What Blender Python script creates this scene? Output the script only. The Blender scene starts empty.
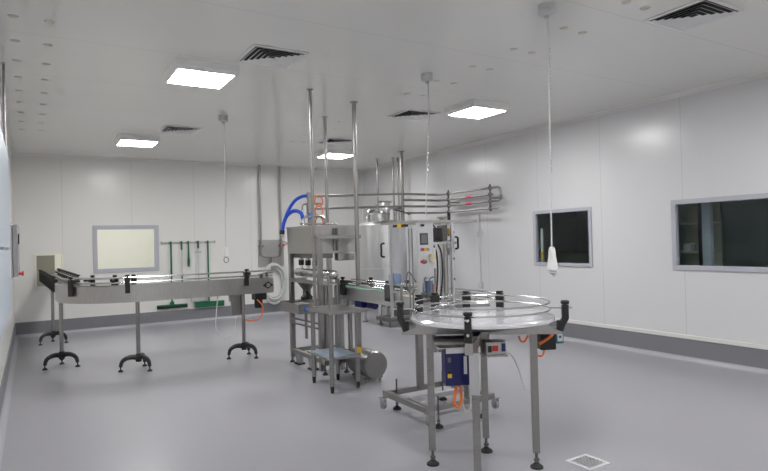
import bpy, math, random
from mathutils import Vector, Matrix
S = bpy.context.scene
random.seed(4)
PI = math.pi
R = math.radians

# ------------------------------------------------------------------ camera
YAW, PITCH, ROLL = .5457, .0096, -.0254
cy, sy, cp, sp = math.cos(YAW), math.sin(YAW), math.cos(PITCH), math.sin(PITCH)
fw = Vector((sy*cp, cy*cp, sp)); rt = Vector((cy, -sy, 0)); up = rt.cross(fw)
c_, s_ = math.cos(ROLL), math.sin(ROLL)
rr, uu = c_*rt + s_*up, c_*up - s_*rt
cam = bpy.data.cameras.new('camera'); camo = bpy.data.objects.new('camera', cam)
S.collection.objects.link(camo)
m = Matrix((rr, uu, -fw)).transposed().to_4x4(); m.translation = Vector((0, 0, 1.5))
camo.matrix_world = m
cam.sensor_width = 36; cam.sensor_fit = 'HORIZONTAL'; cam.lens = 580.5/768*36
cam.clip_start = .02; cam.clip_end = 60
S.camera = camo
# ------------------------------------------------------------------ world, exposure, light strengths
w = bpy.data.worlds.new('world'); S.world = w; w.use_nodes = True
w.node_tree.nodes['Background'].inputs[0].default_value = (.5, .52, .55, 1)
w.node_tree.nodes['Background'].inputs[1].default_value = .02
S.view_settings.view_transform = 'Standard'; S.view_settings.look = 'None'
S.view_settings.gamma = 1; S.view_settings.use_curve_mapping = False
S.view_settings.exposure = 0.0
S.cycles.diffuse_bounces = 8
LAMP = 55.0            # emission of the ceiling light diffusers
NEXT_ROOM = 10.5        # emission of the lamp in the room behind the back window

COL = S.collection
# ------------------------------------------------------------------ materials
def mat(name, col, rough=.5, metal=0., spec=.5, noise=0., nscale=20, stretch=(1, 1, 1), bump=0., rnoise=0., emit=0, alpha=None):
    M = bpy.data.materials.new(name); M.use_nodes = True
    nt = M.node_tree; b = nt.nodes['Principled BSDF']
    b.inputs['Base Color'].default_value = (*col, 1); b.inputs['Roughness'].default_value = rough
    b.inputs['Metallic'].default_value = metal; b.inputs['Specular IOR Level'].default_value = spec
    if emit:
        b.inputs['Emission Color'].default_value = (*col, 1); b.inputs['Emission Strength'].default_value = emit
    if noise or bump or rnoise:
        g = nt.nodes.new('ShaderNodeNewGeometry'); mp = nt.nodes.new('ShaderNodeMapping')
        mp.inputs['Scale'].default_value = stretch
        n = nt.nodes.new('ShaderNodeTexNoise'); n.inputs['Scale'].default_value = nscale; n.inputs['Detail'].default_value = 4
        nt.links.new(g.outputs['Position'], mp.inputs['Vector']); nt.links.new(mp.outputs[0], n.inputs['Vector'])
        if noise:
            mx = nt.nodes.new('ShaderNodeMix'); mx.data_type = 'RGBA'
            mx.inputs['A'].default_value = (*[c*(1-noise) for c in col], 1)
            mx.inputs['B'].default_value = (*[min(1, c*(1+noise)) for c in col], 1)
            nt.links.new(n.outputs['Fac'], mx.inputs['Factor']); nt.links.new(mx.outputs['Result'], b.inputs['Base Color'])
        if rnoise:
            mr = nt.nodes.new('ShaderNodeMapRange'); mr.inputs['To Min'].default_value = max(.02, rough-rnoise); mr.inputs['To Max'].default_value = rough+rnoise
            nt.links.new(n.outputs['Fac'], mr.inputs['Value']); nt.links.new(mr.outputs[0], b.inputs['Roughness'])
        if bump:
            bp = nt.nodes.new('ShaderNodeBump'); bp.inputs['Strength'].default_value = bump; bp.inputs['Distance'].default_value = .01
            nt.links.new(n.outputs['Fac'], bp.inputs['Height']); nt.links.new(bp.outputs[0], b.inputs['Normal'])
    return M

def seam_mat(name, col, rough, axes, dark=.82, noise=.02, bump=.03):
    """painted sandwich panels: thin joint lines every 'step' metres along the given world axes"""
    M = mat(name, col, rough, noise=noise, nscale=1.3, bump=bump)
    nt = M.node_tree; b = nt.nodes['Principled BSDF']
    g = nt.nodes.new('ShaderNodeNewGeometry'); sx = nt.nodes.new('ShaderNodeSeparateXYZ')
    nt.links.new(g.outputs['Position'], sx.inputs[0])
    fac = None
    for ax, step, off, wd in axes:
        a = nt.nodes.new('ShaderNodeMath'); a.operation = 'SUBTRACT'; a.inputs[1].default_value = off - 50*step
        nt.links.new(sx.outputs[ax], a.inputs[0])
        d = nt.nodes.new('ShaderNodeMath'); d.operation = 'MODULO'; d.inputs[1].default_value = step
        nt.links.new(a.outputs[0], d.inputs[0])
        l = nt.nodes.new('ShaderNodeMath'); l.operation = 'LESS_THAN'; l.inputs[1].default_value = wd
        nt.links.new(d.outputs[0], l.inputs[0])
        if fac is None: fac = l
        else:
            mx = nt.nodes.new('ShaderNodeMath'); mx.operation = 'MAXIMUM'
            nt.links.new(fac.outputs[0], mx.inputs[0]); nt.links.new(l.outputs[0], mx.inputs[1]); fac = mx
    src = b.inputs['Base Color'].links[0].from_socket
    mix = nt.nodes.new('ShaderNodeMix'); mix.data_type = 'RGBA'
    mix.inputs['B'].default_value = (*[c*dark for c in col], 1)
    nt.links.new(src, mix.inputs['A']); nt.links.new(fac.outputs[0], mix.inputs['Factor'])
    nt.links.new(mix.outputs['Result'], b.inputs['Base Color'])
    return M

def glass_mat(name, tint=(1, 1, 1), gloss=.08, rough=.02):
    M = bpy.data.materials.new(name); M.use_nodes = True; nt = M.node_tree
    for n in list(nt.nodes): nt.nodes.remove(n)
    o = nt.nodes.new('ShaderNodeOutputMaterial'); t = nt.nodes.new('ShaderNodeBsdfTransparent'); g = nt.nodes.new('ShaderNodeBsdfGlossy')
    f = nt.nodes.new('ShaderNodeFresnel'); f.inputs['IOR'].default_value = 1.45
    x = nt.nodes.new('ShaderNodeMixShader')
    t.inputs[0].default_value = (*tint, 1); g.inputs['Roughness'].default_value = rough; g.inputs[0].default_value = (.95, .97, 1, 1)
    ge = nt.nodes.new('ShaderNodeNewGeometry'); iv = nt.nodes.new('ShaderNodeMath'); iv.operation = 'SUBTRACT'; iv.inputs[0].default_value = 1
    ml = nt.nodes.new('ShaderNodeMath'); ml.operation = 'MULTIPLY'
    nt.links.new(ge.outputs['Backfacing'], iv.inputs[1]); nt.links.new(iv.outputs[0], ml.inputs[0]); nt.links.new(f.outputs[0], ml.inputs[1])
    nt.links.new(ml.outputs[0], x.inputs[0]); nt.links.new(t.outputs[0], x.inputs[1]); nt.links.new(g.outputs[0], x.inputs[2])
    nt.links.new(x.outputs[0], o.inputs[0]); return M

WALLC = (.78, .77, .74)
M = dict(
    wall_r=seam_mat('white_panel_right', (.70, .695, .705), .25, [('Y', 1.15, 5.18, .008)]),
    wall_b=seam_mat('white_panel_back', WALLC, .25, [('X', 1.15, 3.92, .008)]),
    wall=mat('white_panel_plain', WALLC, .3, noise=.02, nscale=1.5),
    ceil=seam_mat('ceiling_panel', (.81, .805, .765), .2, [('Y', 1.2, 5.2, .010)], dark=.86),
    floor=mat('grey_epoxy_floor', (.345, .340, .368), .3, noise=.03, nscale=.8, rnoise=.05),
    base=mat('dark_grey_coving', (.215, .215, .235), .35, noise=.05, nscale=3),
    cove=mat('light_grey_cove', (.42, .42, .45), .3),
    white=mat('white_trim', (.74, .735, .71), .35),
    frame=mat('lilac_grey_aluminium', (.47, .475, .53), .4, noise=.02),
    steel=mat('brushed_steel', (.35, .342, .33), .3, 1, noise=.12, nscale=14, stretch=(1, 1, 9), rnoise=.07),
    sheet=mat('steel_sheet', (.47, .46, .45), .36, 1, noise=.16, nscale=9, stretch=(6, 6, 1), rnoise=.08),
    bright=mat('bright_tank_steel', (.72, .72, .73), .3, 1, noise=.05, nscale=7, stretch=(8, 8, .6), rnoise=.06),
    polish=mat('polished_steel', (.58, .58, .57), .24, 1, noise=.04, nscale=20),
    disc=mat('turntable_plate', (.80, .80, .84), .18, .55, noise=.04, nscale=5, rnoise=.06),
    darksteel=mat('dark_steel', (.2, .2, .2), .4, .9, noise=.1),
    black=mat('black_plastic', (.012, .012, .013), .42, noise=.2),
    rubber=mat('black_rubber', (.02, .02, .02), .7),
    grey=mat('grey_plastic', (.30, .30, .31), .45),
    lgrey=mat('pale_grey_enamel', (.55, .56, .57), .4, noise=.02),
    bluew=mat('blue_white_enamel', (.56, .63, .72), .35, noise=.02),
    wplas=mat('white_plastic', (.80, .80, .79), .4),
    cablew=mat('white_cable', (.62, .63, .62), .5),
    hosew=mat('grey_white_hose', (.58, .60, .58), .45),
    green=mat('green_plastic', (.008, .13, .055), .4, noise=.1),
    blue=mat('blue_hose', (.010, .075, .62), .35),
    navy=mat('navy_enamel', (.010, .015, .105), .35, noise=.08),
    bluek=mat('blue_knob', (.02, .19, .72), .4),
    teal=mat('teal_plastic', (.01, .20, .24), .4),
    orange=mat('orange_tube', (.80, .20, .055), .45),
    red=mat('red_plastic', (.62, .02, .02), .4),
    pink=mat('pink_sticker', (.75, .04, .13), .5),
    yellow=mat('yellow_plastic', (.75, .48, .04), .45),
    cyan=mat('cyan_button', (.05, .45, .85), .35),
    label=mat('white_label', (.75, .76, .80), .5),
    lcd=mat('dark_screen', (.045, .05, .06), .2),
    lcdg=mat('grey_screen', (.16, .17, .18), .25),
    film=mat('blue_film_sheet', (.42, .53, .66), .25, .35, noise=.1, nscale=10),
    cream=mat('cream_strip', (.70, .62, .42), .5),
    bluecup=mat('pale_blue_plastic', (.25, .36, .58), .35),
    spot=mat('ceiling_cap', (.58, .55, .47), .5),
    ventd=mat('vent_dark', (.03, .03, .03), .8),
    darkroom=mat('dark_room_paint', (.60, .67, .67), .5, noise=.06, nscale=2),
    darkitem=mat('dark_room_item', (.55, .56, .48), .5),
    belt=mat('grey_belt', (.30, .30, .30), .5, noise=.1, nscale=60),
    glass=glass_mat('window_glass'),
    gdark=glass_mat('tinted_window_glass', (.88, .92, .92)),
    acryl=glass_mat('clear_acrylic', (.975, .98, .985), rough=.03),
    lamp=mat('lamp_diffuser', (1, 1, 1), .5, emit=LAMP),
    lampn=mat('next_room_lamp', (1, 1, .97), .5, emit=NEXT_ROOM),
    nextroom=mat('cream_room_paint', (.79, .79, .745), .5, noise=.02, nscale=2),
    hopper=mat('hopper_sheet', (.43, .42, .40), .42, 1, noise=.12, nscale=6, stretch=(5, 5, 1), rnoise=.05),
    drum=mat('drum_steel', (.27, .265, .26), .38, 1, noise=.1, nscale=8),
)

# ------------------------------------------------------------------ mesh helpers
class MB:
    def __init__(s): s.v = []; s.f = []; s.e = []
    def add(s, vs, fs):
        n = len(s.v); s.v += [Vector(v) for v in vs]; s.f += [tuple(i+n for i in f) for f in fs]; return s
    def box(s, c, d, rz=0, M4=None):
        x, y, z = d[0]/2, d[1]/2, d[2]/2
        vs = [Vector((a*x, b*y, e*z)) for a in (-1, 1) for b in (-1, 1) for e in (-1, 1)]
        if rz: q = Matrix.Rotation(rz, 3, 'Z'); vs = [q @ v for v in vs]
        if M4: vs = [M4 @ v for v in vs]
        vs = [v+Vector(c) for v in vs]
        return s.add(vs, [(0, 1, 3, 2), (4, 6, 7, 5), (0, 4, 5, 1), (2, 3, 7, 6), (0, 2, 6, 4), (1, 5, 7, 3)])
    def bb(s, x0, x1, y0, y1, z0, z1): return s.box(((x0+x1)/2, (y0+y1)/2, (z0+z1)/2), (abs(x1-x0), abs(y1-y0), abs(z1-z0)))
    def cyl(s, p0, p1, r0, r1=None, n=16):
        return s.tube([p0, p1], [r0, r0 if r1 is None else r1], n)
    def tube(s, pts, r, n=10, closed=False, flat=1.0):
        pts = [Vector(p) for p in pts]; k = len(pts)
        rs = r if isinstance(r, (list, tuple)) else [r]*k
        T = []
        for i in range(k):
            a = pts[(i-1) % k] if (closed or i > 0) else pts[i]
            b = pts[(i+1) % k] if (closed or i < k-1) else pts[i]
            T.append((b-a).normalized())
        ref = Vector((0, 0, 1)) if abs(T[0].z) < .9 else Vector((1, 0, 0))
        N = (ref - T[0]*ref.dot(T[0])).normalized(); vs = []
        for i in range(k):
            N = N - T[i]*N.dot(T[i])
            N.normalize()
            B = T[i].cross(N)
            for j in range(n):
                a = 2*PI*j/n
                vs.append(pts[i] + (N*math.cos(a)*flat + B*math.sin(a))*rs[i])
        fs = []
        for i in range(k if closed else k-1):
            i2 = (i+1) % k
            for j in range(n):
                j2 = (j+1) % n; fs.append((i*n+j, i*n+j2, i2*n+j2, i2*n+j))
        if not closed: fs += [tuple(range(n))[::-1], tuple((k-1)*n+j for j in range(n))]
        return s.add(vs, fs)
    def lathe(s, prof, c=(0, 0, 0), n=32, axis='Z', a0=0, a1=2*PI):
        full = abs(a1-a0-2*PI) < 1e-6; k = n if full else n+1; vs = []; fs = []
        for i in range(k):
            a = a0+(a1-a0)*i/n
            for r, z in prof:
                r = max(r, 1e-4); p = (r*math.cos(a), r*math.sin(a), z)
                if axis == 'Y': p = (p[0], p[2], -p[1])
                if axis == 'X': p = (p[2], p[0], p[1])
                vs.append(Vector(p)+Vector(c))
        L = len(prof)
        for i in range(n):
            i2 = (i+1) % k
            for j in range(L-1): fs.append((i*L+j, i2*L+j, i2*L+j+1, i*L+j+1))
        return s.add(vs, fs)
    def strip(s, pa, pb, z0, z1):
        """solid between two plan polylines pa and pb, from z0 to z1"""
        k = len(pa); vs = []
        for a, b in zip(pa, pb): vs += [(a[0], a[1], z0), (b[0], b[1], z0), (b[0], b[1], z1), (a[0], a[1], z1)]
        fs = []
        for i in range(k-1):
            for j in range(4): fs.append((i*4+j, i*4+(j+1) % 4, i*4+4+(j+1) % 4, i*4+4+j))
        fs += [(3, 2, 1, 0), tuple(4*(k-1)+j for j in range(4))]
        return s.add(vs, fs)
    def prism(s, poly, z0, z1):
        n = len(poly); vs = [(x, y, z0) for x, y in poly]+[(x, y, z1) for x, y in poly]
        fs = [tuple(range(n))[::-1], tuple(range(n, 2*n))]+[(i, (i+1) % n, n+(i+1) % n, n+i) for i in range(n)]
        return s.add(vs, fs)
    def build(s, name, m, parent=None, bevel=0, smooth=True):
        o0 = Vector((0, 0, 0)); q = parent
        while q is not None: o0 += Vector(q.location); q = q.parent
        me = bpy.data.meshes.new(name)
        me.from_pydata([v-o0 for v in s.v], [], s.f)
        me.materials.append(M[m] if isinstance(m, str) else m)
        import bmesh
        b = bmesh.new(); b.from_mesh(me); bmesh.ops.recalc_face_normals(b, faces=b.faces); b.to_mesh(me); b.free()
        if smooth:
            for p in me.polygons: p.use_smooth = True
            me.set_sharp_from_angle(angle=R(35))
        o = bpy.data.objects.new(name, me); COL.objects.link(o)
        if parent is not None: o.parent = parent
        if bevel:
            bv = o.modifiers.new('edge', 'BEVEL'); bv.width = bevel; bv.segments = 2; bv.limit_method = 'ANGLE'; bv.angle_limit = R(40)
        return o
def thing(name, label, cat, loc, group=None):
    o = bpy.data.objects.new(name, None); COL.objects.link(o); o.location = loc; o.empty_display_size = .05
    o['label'] = label; o['category'] = cat
    if group: o['group'] = group
    return o
def tag(o, label, cat, group=None):
    o['label'] = label; o['category'] = cat
    if group: o['group'] = group
    return o
def recentre(o, p):
    p = Vector(p); o.data.transform(Matrix.Translation(-p)); o.location = p; return o
def struct(o): o['kind'] = 'structure'; return o
def copy_tree(o, parent=None):
    c = o.copy(); COL.objects.link(c)
    if parent is not None: c.parent = parent
    for ch in list(o.children): copy_tree(ch, c)
    return c
def smoothpath(pts, n=8):
    """Catmull-Rom through the points"""
    P = [Vector(p) for p in pts]; P = [2*P[0]-P[1]]+P+[2*P[-1]-P[-2]]; out = []
    for i in range(1, len(P)-2):
        a, b, c, d = P[i-1:i+3]
        for k in range(n):
            t = k/n; out.append(.5*((2*b)+(-a+c)*t+(2*a-5*b+4*c-d)*t*t+(-a+3*b-3*c+d)*t**3))
    out.append(P[-2]); return out

# ------------------------------------------------------------------ the room
XL, XR, YB, YF, H = -.27, 6.6, 11.83, -4.0, 3.167
TH = .06
struct(MB().bb(XL-.2, XR+.2, YF-.2, YB+.2, -.15, 0).build('floor', 'floor', smooth=False))
struct(MB().bb(XL-.2, XR+.2, YF-.2, YB+.2, H, H+.12).build('ceiling', 'ceil', smooth=False))
# back wall with the window and the hatch the conveyor passes through
bw = MB(); WX0, WX1, WZ0, WZ1 = .955, 2.095, 1.044, 1.918; HX0, HX1, HZ0, HZ1 = .055, .465, .86, 1.41
y0, y1 = YB, YB+TH
for x0, x1, z0, z1 in [(XL-.2, HX0, 0, H), (HX0, HX1, 0, HZ0), (HX0, HX1, HZ1, H), (HX1, WX0, 0, H), (WX0, WX1, 0, WZ0), (WX0, WX1, WZ1, H), (WX1, XR+.2, 0, H)]:
    bw.bb(x0, x1, y0, y1, z0, z1)
struct(bw.build('wall_back', 'wall_b', smooth=False))
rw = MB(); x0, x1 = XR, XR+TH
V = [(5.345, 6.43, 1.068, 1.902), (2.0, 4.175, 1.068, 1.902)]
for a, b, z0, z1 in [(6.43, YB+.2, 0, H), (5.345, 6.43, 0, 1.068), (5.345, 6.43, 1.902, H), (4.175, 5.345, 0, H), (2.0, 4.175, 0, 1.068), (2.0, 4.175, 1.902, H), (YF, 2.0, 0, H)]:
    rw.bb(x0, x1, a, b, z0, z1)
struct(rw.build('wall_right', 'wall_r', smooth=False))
struct(MB().bb(XL-TH, XL, YF, YB, 0, H).build('wall_left', 'wall', smooth=False))
struct(MB().bb(XL, XR, YF-TH, YF, 0, H).build('wall_front', 'wall', smooth=False))
HB = .257
struct(MB().bb(XL, XR, YB-.012, YB, 0, HB).build('baseboard_back', 'base', smooth=False))
struct(MB().bb(XR-.012, XR, YF, YB, 0, HB).build('baseboard_right', 'base', smooth=False))
struct(MB().bb(XL, XL+.012, YF, YB, 0, HB).build('baseboard_left', 'base', smooth=False))
def cove_bar(name, axis, at, sgn, a, b, z, zs, r, m):
    """quarter-round strip: axis it runs along, wall coordinate, direction into the room"""
    prof = [(0, 0)]+[(r-r*math.sin(t), r-r*math.cos(t)) for t in [R(x) for x in (0, 18, 36, 54, 72, 90)]]
    mb = MB(); vs = []
    for q in (a, b):
        for u, v in prof:
            p = at+sgn*u; zz = z+zs*v
            vs.append((p, q, zz) if axis == 'Y' else (q, p, zz))
    n = len(prof); fs = [tuple(range(n)), tuple(range(n, 2*n))[::-1]]+[(i, (i+1) % n, n+(i+1) % n, n+i) for i in range(n)]
    return struct(mb.add(vs, fs).build(name, m))
cove_bar('trim_1', 'X', YB-.012, -1, XL, XR, 0, 1, .05, 'cove')
cove_bar('trim_2', 'Y', XR-.012, -1, YF, YB, 0, 1, .05, 'cove')
cove_bar('trim_3', 'Y', XL+.012, 1, YF, YB, 0, 1, .05, 'cove')
cove_bar('trim_4', 'X', YB, -1, XL, XR, H, -1, .05, 'white')
cove_bar('trim_5', 'Y', XR, -1, YF, YB, H, -1, .05, 'white')
cove_bar('trim_6', 'Y', XL, 1, YF, YB, H, -1, .05, 'white')
struct(MB().bb(XR-.022, XR, YF, YB, HB, HB+.045).build('trim_7', 'white', smooth=False))
struct(MB().bb(XL, XR, YB-.014, YB, HB, HB+.012).build('trim_8', 'white', smooth=False))
vs = [(XR, YB), (XR-.05, YB), (XR-.045, YB-.02), (XR-.02, YB-.045), (XR, YB-.05)]
struct(MB().prism(vs, HB, H).build('trim_9', 'white'))
# windows
def window(name, axis, a, b, z0, z1, at, sgn, gm, fwid=.05):
    """frame proud of the wall by 15 mm, glass half way through it"""
    f = MB()
    def put(mb, p0, p1, q0, q1, d0, d1):
        if axis == 'X': mb.bb(p0, p1, at+sgn*d0, at+sgn*d1, q0, q1)
        else: mb.bb(at+sgn*d0, at+sgn*d1, p0, p1, q0, q1)
    for p0, p1, q0, q1 in [(a, b, z0, z0+fwid), (a, b, z1-fwid, z1), (a, a+fwid, z0+fwid, z1-fwid), (b-fwid, b, z0+fwid, z1-fwid)]:
        put(f, p0, p1, q0, q1, -.018, .045)
    fo = struct(f.build(name, 'frame', bevel=.002))
    g = MB(); put(g, a+fwid, b-fwid, z0+fwid, z1-fwid, .02, .026)
    g.build('glass', gm, fo, smooth=False)
    return fo
window('window_1', 'X', WX0, WX1, WZ0, WZ1, YB, 1, 'glass', .075)
window('window_2', 'Y', 5.345, 6.43, 1.068, 1.902, XR, 1, 'gdark', .05)
window('window_3', 'Y', 2.0, 4.175, 1.068, 1.902, XR, 1, 'gdark', .055)
# white reveal round the hatch
hr = MB()
for x0, x1, z0, z1 in [(HX0-.015, HX0+.012, HZ0, HZ1), (HX1-.012, HX1+.015, HZ0, HZ1), (HX0+.012, HX1-.012, HZ1-.012, HZ1+.015)]:
    hr.bb(x0, x1, YB-.012, YB+TH+.01, z0, z1)
struct(hr.build('trim_10', mat('cream_reveal', (.82, .81, .70), .4), smooth=False))
# the room behind the back wall and the dark room beyond the right-hand windows
for n, q in (('wall_next_room_back', (-.9, 4.2, YB+3.2, YB+3.3, 0, 2.9)), ('wall_next_room_left', (-.9, -.8, YB+TH, YB+3.2, 0, 2.9)), ('wall_next_room_right', (4.1, 4.2, YB+TH, YB+3.2, 0, 2.9)),
             ('ceiling_next_room', (-.9, 4.2, YB+TH, YB+3.3, 2.9, 3.0)), ('floor_next_room', (-.9, 4.2, YB+TH, YB+3.3, -.1, 0))):
    struct(MB().bb(*q).build(n, 'nextroom', smooth=False))
X2 = XR+4
for n, q in (('wall_dark_room_far', (X2, X2+.1, .0, 9, 0, 2.9)), ('wall_dark_room_front', (XR+TH, X2, -.1, 0, 0, 2.9)), ('wall_dark_room_back', (XR+TH, X2, 9, 9.1, 0, 2.9)),
             ('ceiling_dark_room', (XR+TH, X2, -.1, 9.1, 2.9, 3)), ('floor_dark_room', (XR+TH, X2, -.1, 9.1, -.1, 0))):
    struct(MB().bb(*q).build(n, 'darkroom', smooth=False))

# ------------------------------------------------------------------ ceiling lights and vents
def ceiling_light(x, y, label, z=H):
    t = thing('ceiling_light', label, 'ceiling light', (x, y, z), 'square ceiling lights')
    h = MB(); s = .285
    ring = MB()
    prof = [(s-.0, z), (s, z-.055), (s-.02, z-.088), (s-.035, z-.088)]
    vs = []
    for r, zz in prof: vs += [(x+r*a, y+r*b, zz) for a, b in ((-1, -1), (1, -1), (1, 1), (-1, 1))]
    fs = []
    for i in range(len(prof)-1):
        for j in range(4): fs.append((i*4+j, i*4+(j+1) % 4, i*4+4+(j+1) % 4, i*4+4+j))
    ring.add(vs, fs).build('housing', 'wplas', t, smooth=False)
    MB().bb(x-s+.035, x+s-.035, y-s+.035, y+s-.035, z-.09, z-.08).build('diffuser', 'lamp', t, smooth=False)
    return t
ceiling_light(1.394, 5.58, 'large square white ceiling light nearest the left, beside a dark square vent')
ceiling_light(4.81, 5.60, 'square white ceiling light over the right side, above the tank pipework')
ceiling_light(1.40, 9.48, 'square ceiling light closest to the back wall window, left row')
ceiling_light(4.80, 9.55, 'square ceiling light near the back corner, seen between the vertical pipes')
ceiling_light(1.39, 1.65, 'square ceiling light overhead, out of the photo, left row')
ceiling_light(4.81, 1.65, 'square ceiling light overhead, out of the photo, right row')
ceiling_light(1.39, -2.3, 'square ceiling light behind the viewpoint, left row')
ceiling_light(4.81, -2.3, 'square ceiling light behind the viewpoint, right row')

def vent(x, y, label):
    s = .235; z = H
    t = thing('ceiling_vent', label, 'air vent', (x, y, z), 'square ceiling vents')
    MB().bb(x-s+.008, x+s-.008, y-s+.008, y+s-.008, z-.004, z+.002).build('backing', 'ventd', t, smooth=False)
    def ring(mb, r0, z0, r1, z1, th=.004):
        prof = [(r0, z0), (r1, z1), (r1-.006, z1+th), (r0-.006, z0+th)]
        vs = []
        for r, zz in prof: vs += [(x+r*a, y+r*b, zz) for a, b in ((-1, -1), (1, -1), (1, 1), (-1, 1))]
        fs = [(i*4+j, i*4+(j+1) % 4, ((i+1) % 4)*4+(j+1) % 4, ((i+1) % 4)*4+j) for i in range(4) for j in range(4)]
        return mb.add(vs, fs)
    ring(MB(), s+.02, z-.006, s-.008, z-.012).build('frame', 'wplas', t, smooth=False)
    for k in range(5):
        r = s-.012-k*.042
        ring(MB(), r, z-.018, max(r-.028, .02), z-.002, .003).build('louvre', 'wplas', t, smooth=False)
    return t
vent(1.855, 4.9, 'square white ceiling vent beside the large left ceiling light')
vent(4.35, 2.53, 'square ceiling vent at the top right, nearest the right-hand wall')
vent(1.84, 8.57, 'square ceiling vent right of the light near the back window')
vent(4.36, 6.34, 'square ceiling vent left of the ceiling light over the tank')
vent(4.33, 8.56, 'square ceiling vent above the far light between the pipes')

# round cover caps in two double rows under the ceiling
cap0 = None
for X in (-.085, .14, 3.67, 3.89):
    for k in range(-3 if X > 1 else 0, 9):
        Y = 4.863+.566*k if X < 1 else 4.32+.566*k
        if X > 3 and 5.9 < Y < 6.9: continue
        if cap0 is None:
            cap0 = MB().lathe([(.0, -.006), (.028, -.006), (.036, -.001), (.036, 0)], (0, 0, 0), 14).build('ceiling_plug', 'spot')
            c = cap0
        else:
            c = cap0.copy(); COL.objects.link(c)
        c.location = (X, Y, H)
        far = 'left' if X < 1 else 'right'
        tag(c, 'small round beige cover cap in the double row on the ceiling\'s %s side' % far, 'cover cap', 'cover caps, %s double row' % far)

# ------------------------------------------------------------------ small building blocks
def foot(t, x, y, ztop, rp=.035, rs=.009, name='levelling_foot', m='rubber'):
    f = MB().lathe([(0, 0), (rp, 0), (rp, .010), (rp*.75, .018), (rp*.35, .030), (rs*1.6, .034), (0, .036)], (x, y, 0), 20).build(name, m, t)
    st = MB().cyl((x, y, .034), (x, y, ztop), rs, n=10)
    st.cyl((x, y, .045), (x, y, .06), rs*1.9, n=6)
    st.build('threaded_stem', 'darksteel', f)
    return f
def clamp(t, p, d, z0, z1, out=.03, name='rail_clamp', wd=.045, arm=.13):
    """black bracket: p = plan point on the side plate, d = unit outward direction"""
    p = Vector((p[0], p[1], 0)); d = Vector((d[0], d[1], 0)).normalized(); a = math.atan2(d.y, d.x)
    m = MB()
    c = p+d*(out*.5+.012)
    m.box((c.x, c.y, (z0+z1-.03)/2), (out, wd, z1-.03-z0), a)
    m.box((*(p+d*(.035-arm/2)).to_2d(), z1-.045), (arm, .024, .026), a)
    m.box((*(p+d*.012).to_2d(), z1-.045), (.05, wd*1.15, .045), a)
    o = m.build(name, 'black', t, bevel=.004)
    q = p+d*(out*.5+.012)
    MB().lathe([(0, 0), (.011, 0), (.011, .018), (.024, .022), (.026, .040), (.02, .046), (0, .046)], (q.x, q.y, z1-.03), 12).build('clamp_knob', 'black', o)
    return o

# ------------------------------------------------------------------ conveyor 1 (from the hatch round the bend to the filler)
cv = thing('bottle_conveyor', 'long stainless curved bottle conveyor running from the wall hatch to the filling machine', 'conveyor', (.3, 8.5, 0))
def path1():
    P = [(.235, 12.6, 0), (.26, 11.6, 0), (.30, 10.2, 0), (.34, 9.2, 0), (.362, 8.7, 0)]; n = 18; cx, cyy, r = 1.12, 8.4, .75
    for i in range(1, n+1):
        a = PI+PI/2*i/n; P.append((cx+r*math.cos(a), cyy+r*math.sin(a), 0))
    P += [(1.7, 7.65, 0), (2.3, 7.65, 0), (2.80, 7.65, 0)]
    return [Vector(p) for p in P]
def offset(P, o):
    out = []
    for i, p in enumerate(P):
        t = (P[min(i+1, len(P)-1)]-P[max(i-1, 0)]).normalized(); out.append(p+Vector((t.y, -t.x, 0))*o)
    return out      # positive = right of travel
P1 = path1()
for sg in (1, -1):
    MB().strip(offset(P1, sg*.105)[4:], offset(P1, sg*.112)[4:], .842, 1.042).build('side_plate', 'sheet', cv)
    MB().strip(offset(P1, sg*.105)[:5], offset(P1, sg*.112)[:5], .955, 1.042).build('hatch_side_plate', 'sheet', cv)
    for z in (1.075, 1.135):
        pp = [p+Vector((0, 0, z)) for p in offset(P1, sg*.075)]
        MB().tube(pp, .0075, 8).build('guide_rail', 'polish', cv)
MB().strip(offset(P1, -.104), offset(P1, .104), .985, 1.0).build('belt', 'belt', cv)
MB().strip(offset(P1, -.104)[4:], offset(P1, .104)[4:], .85, .858).build('bottom_plate', 'sheet', cv)
MB().bb(2.795, 2.803, 7.54, 7.76, .842, 1.042).build('end_plate', 'sheet', cv)
def tripod(x, y, angs, zt):
    p = MB().cyl((x, y, .12), (x, y, zt), .024, n=20).build('support_pole', 'steel', cv)
    b = MB(); b.lathe([(0, .10), (.034, .10), (.04, .14), (.036, .19), (.026, .2), (0, .2)], (x, y, 0), 18)
    for a in angs:
        a = R(a); ca, sa = math.cos(a), math.sin(a)
        pts = smoothpath([(x+r*ca, y+r*sa, z) for r, z in ((.01, .15), (.08, .162), (.145, .150), (.19, .115), (.207, .055))], 5)
        b.tube(pts, [.034-.014*i/len(pts) for i in range(len(pts))], 10)
    bo = b.build('tripod_base', 'black', cv)
    for a in angs:
        a = R(a); fx, fy = x+.207*math.cos(a), y+.207*math.sin(a)
        f = MB().lathe([(0, 0), (.03, 0), (.03, .008), (.016, .022), (.008, .026), (.008, .075), (0, .075)], (fx, fy, 0), 16).build('foot_pad', 'rubber', bo)
    return p
tripod(.27, 10.73, (210, 90, -30), .85)
tripod(.306, 8.50, (203, 88, -35), .85)
tripod(1.10, 7.69, (182, 62, -62), .85)
tripod(2.40, 7.62, (180, 55, -60), .85)
for k, Y in enumerate((8.55, 8.85, 9.15, 9.5, 9.85, 10.2, 10.6, 11.0, 11.4, 11.7)):
    xc = .255+(11.7-Y)*.036
    clamp(cv, (xc-.112, Y), (-1, .03), .955, 1.14, wd=.06, arm=.06); clamp(cv, (xc+.112, Y), (1, 0), 1.0, 1.15, wd=.06, arm=.06)
clamp(cv, (1.12-.862*.82, 8.4-.862*.572), (-.82, -.572), .93, 1.15, wd=.07)
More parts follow.
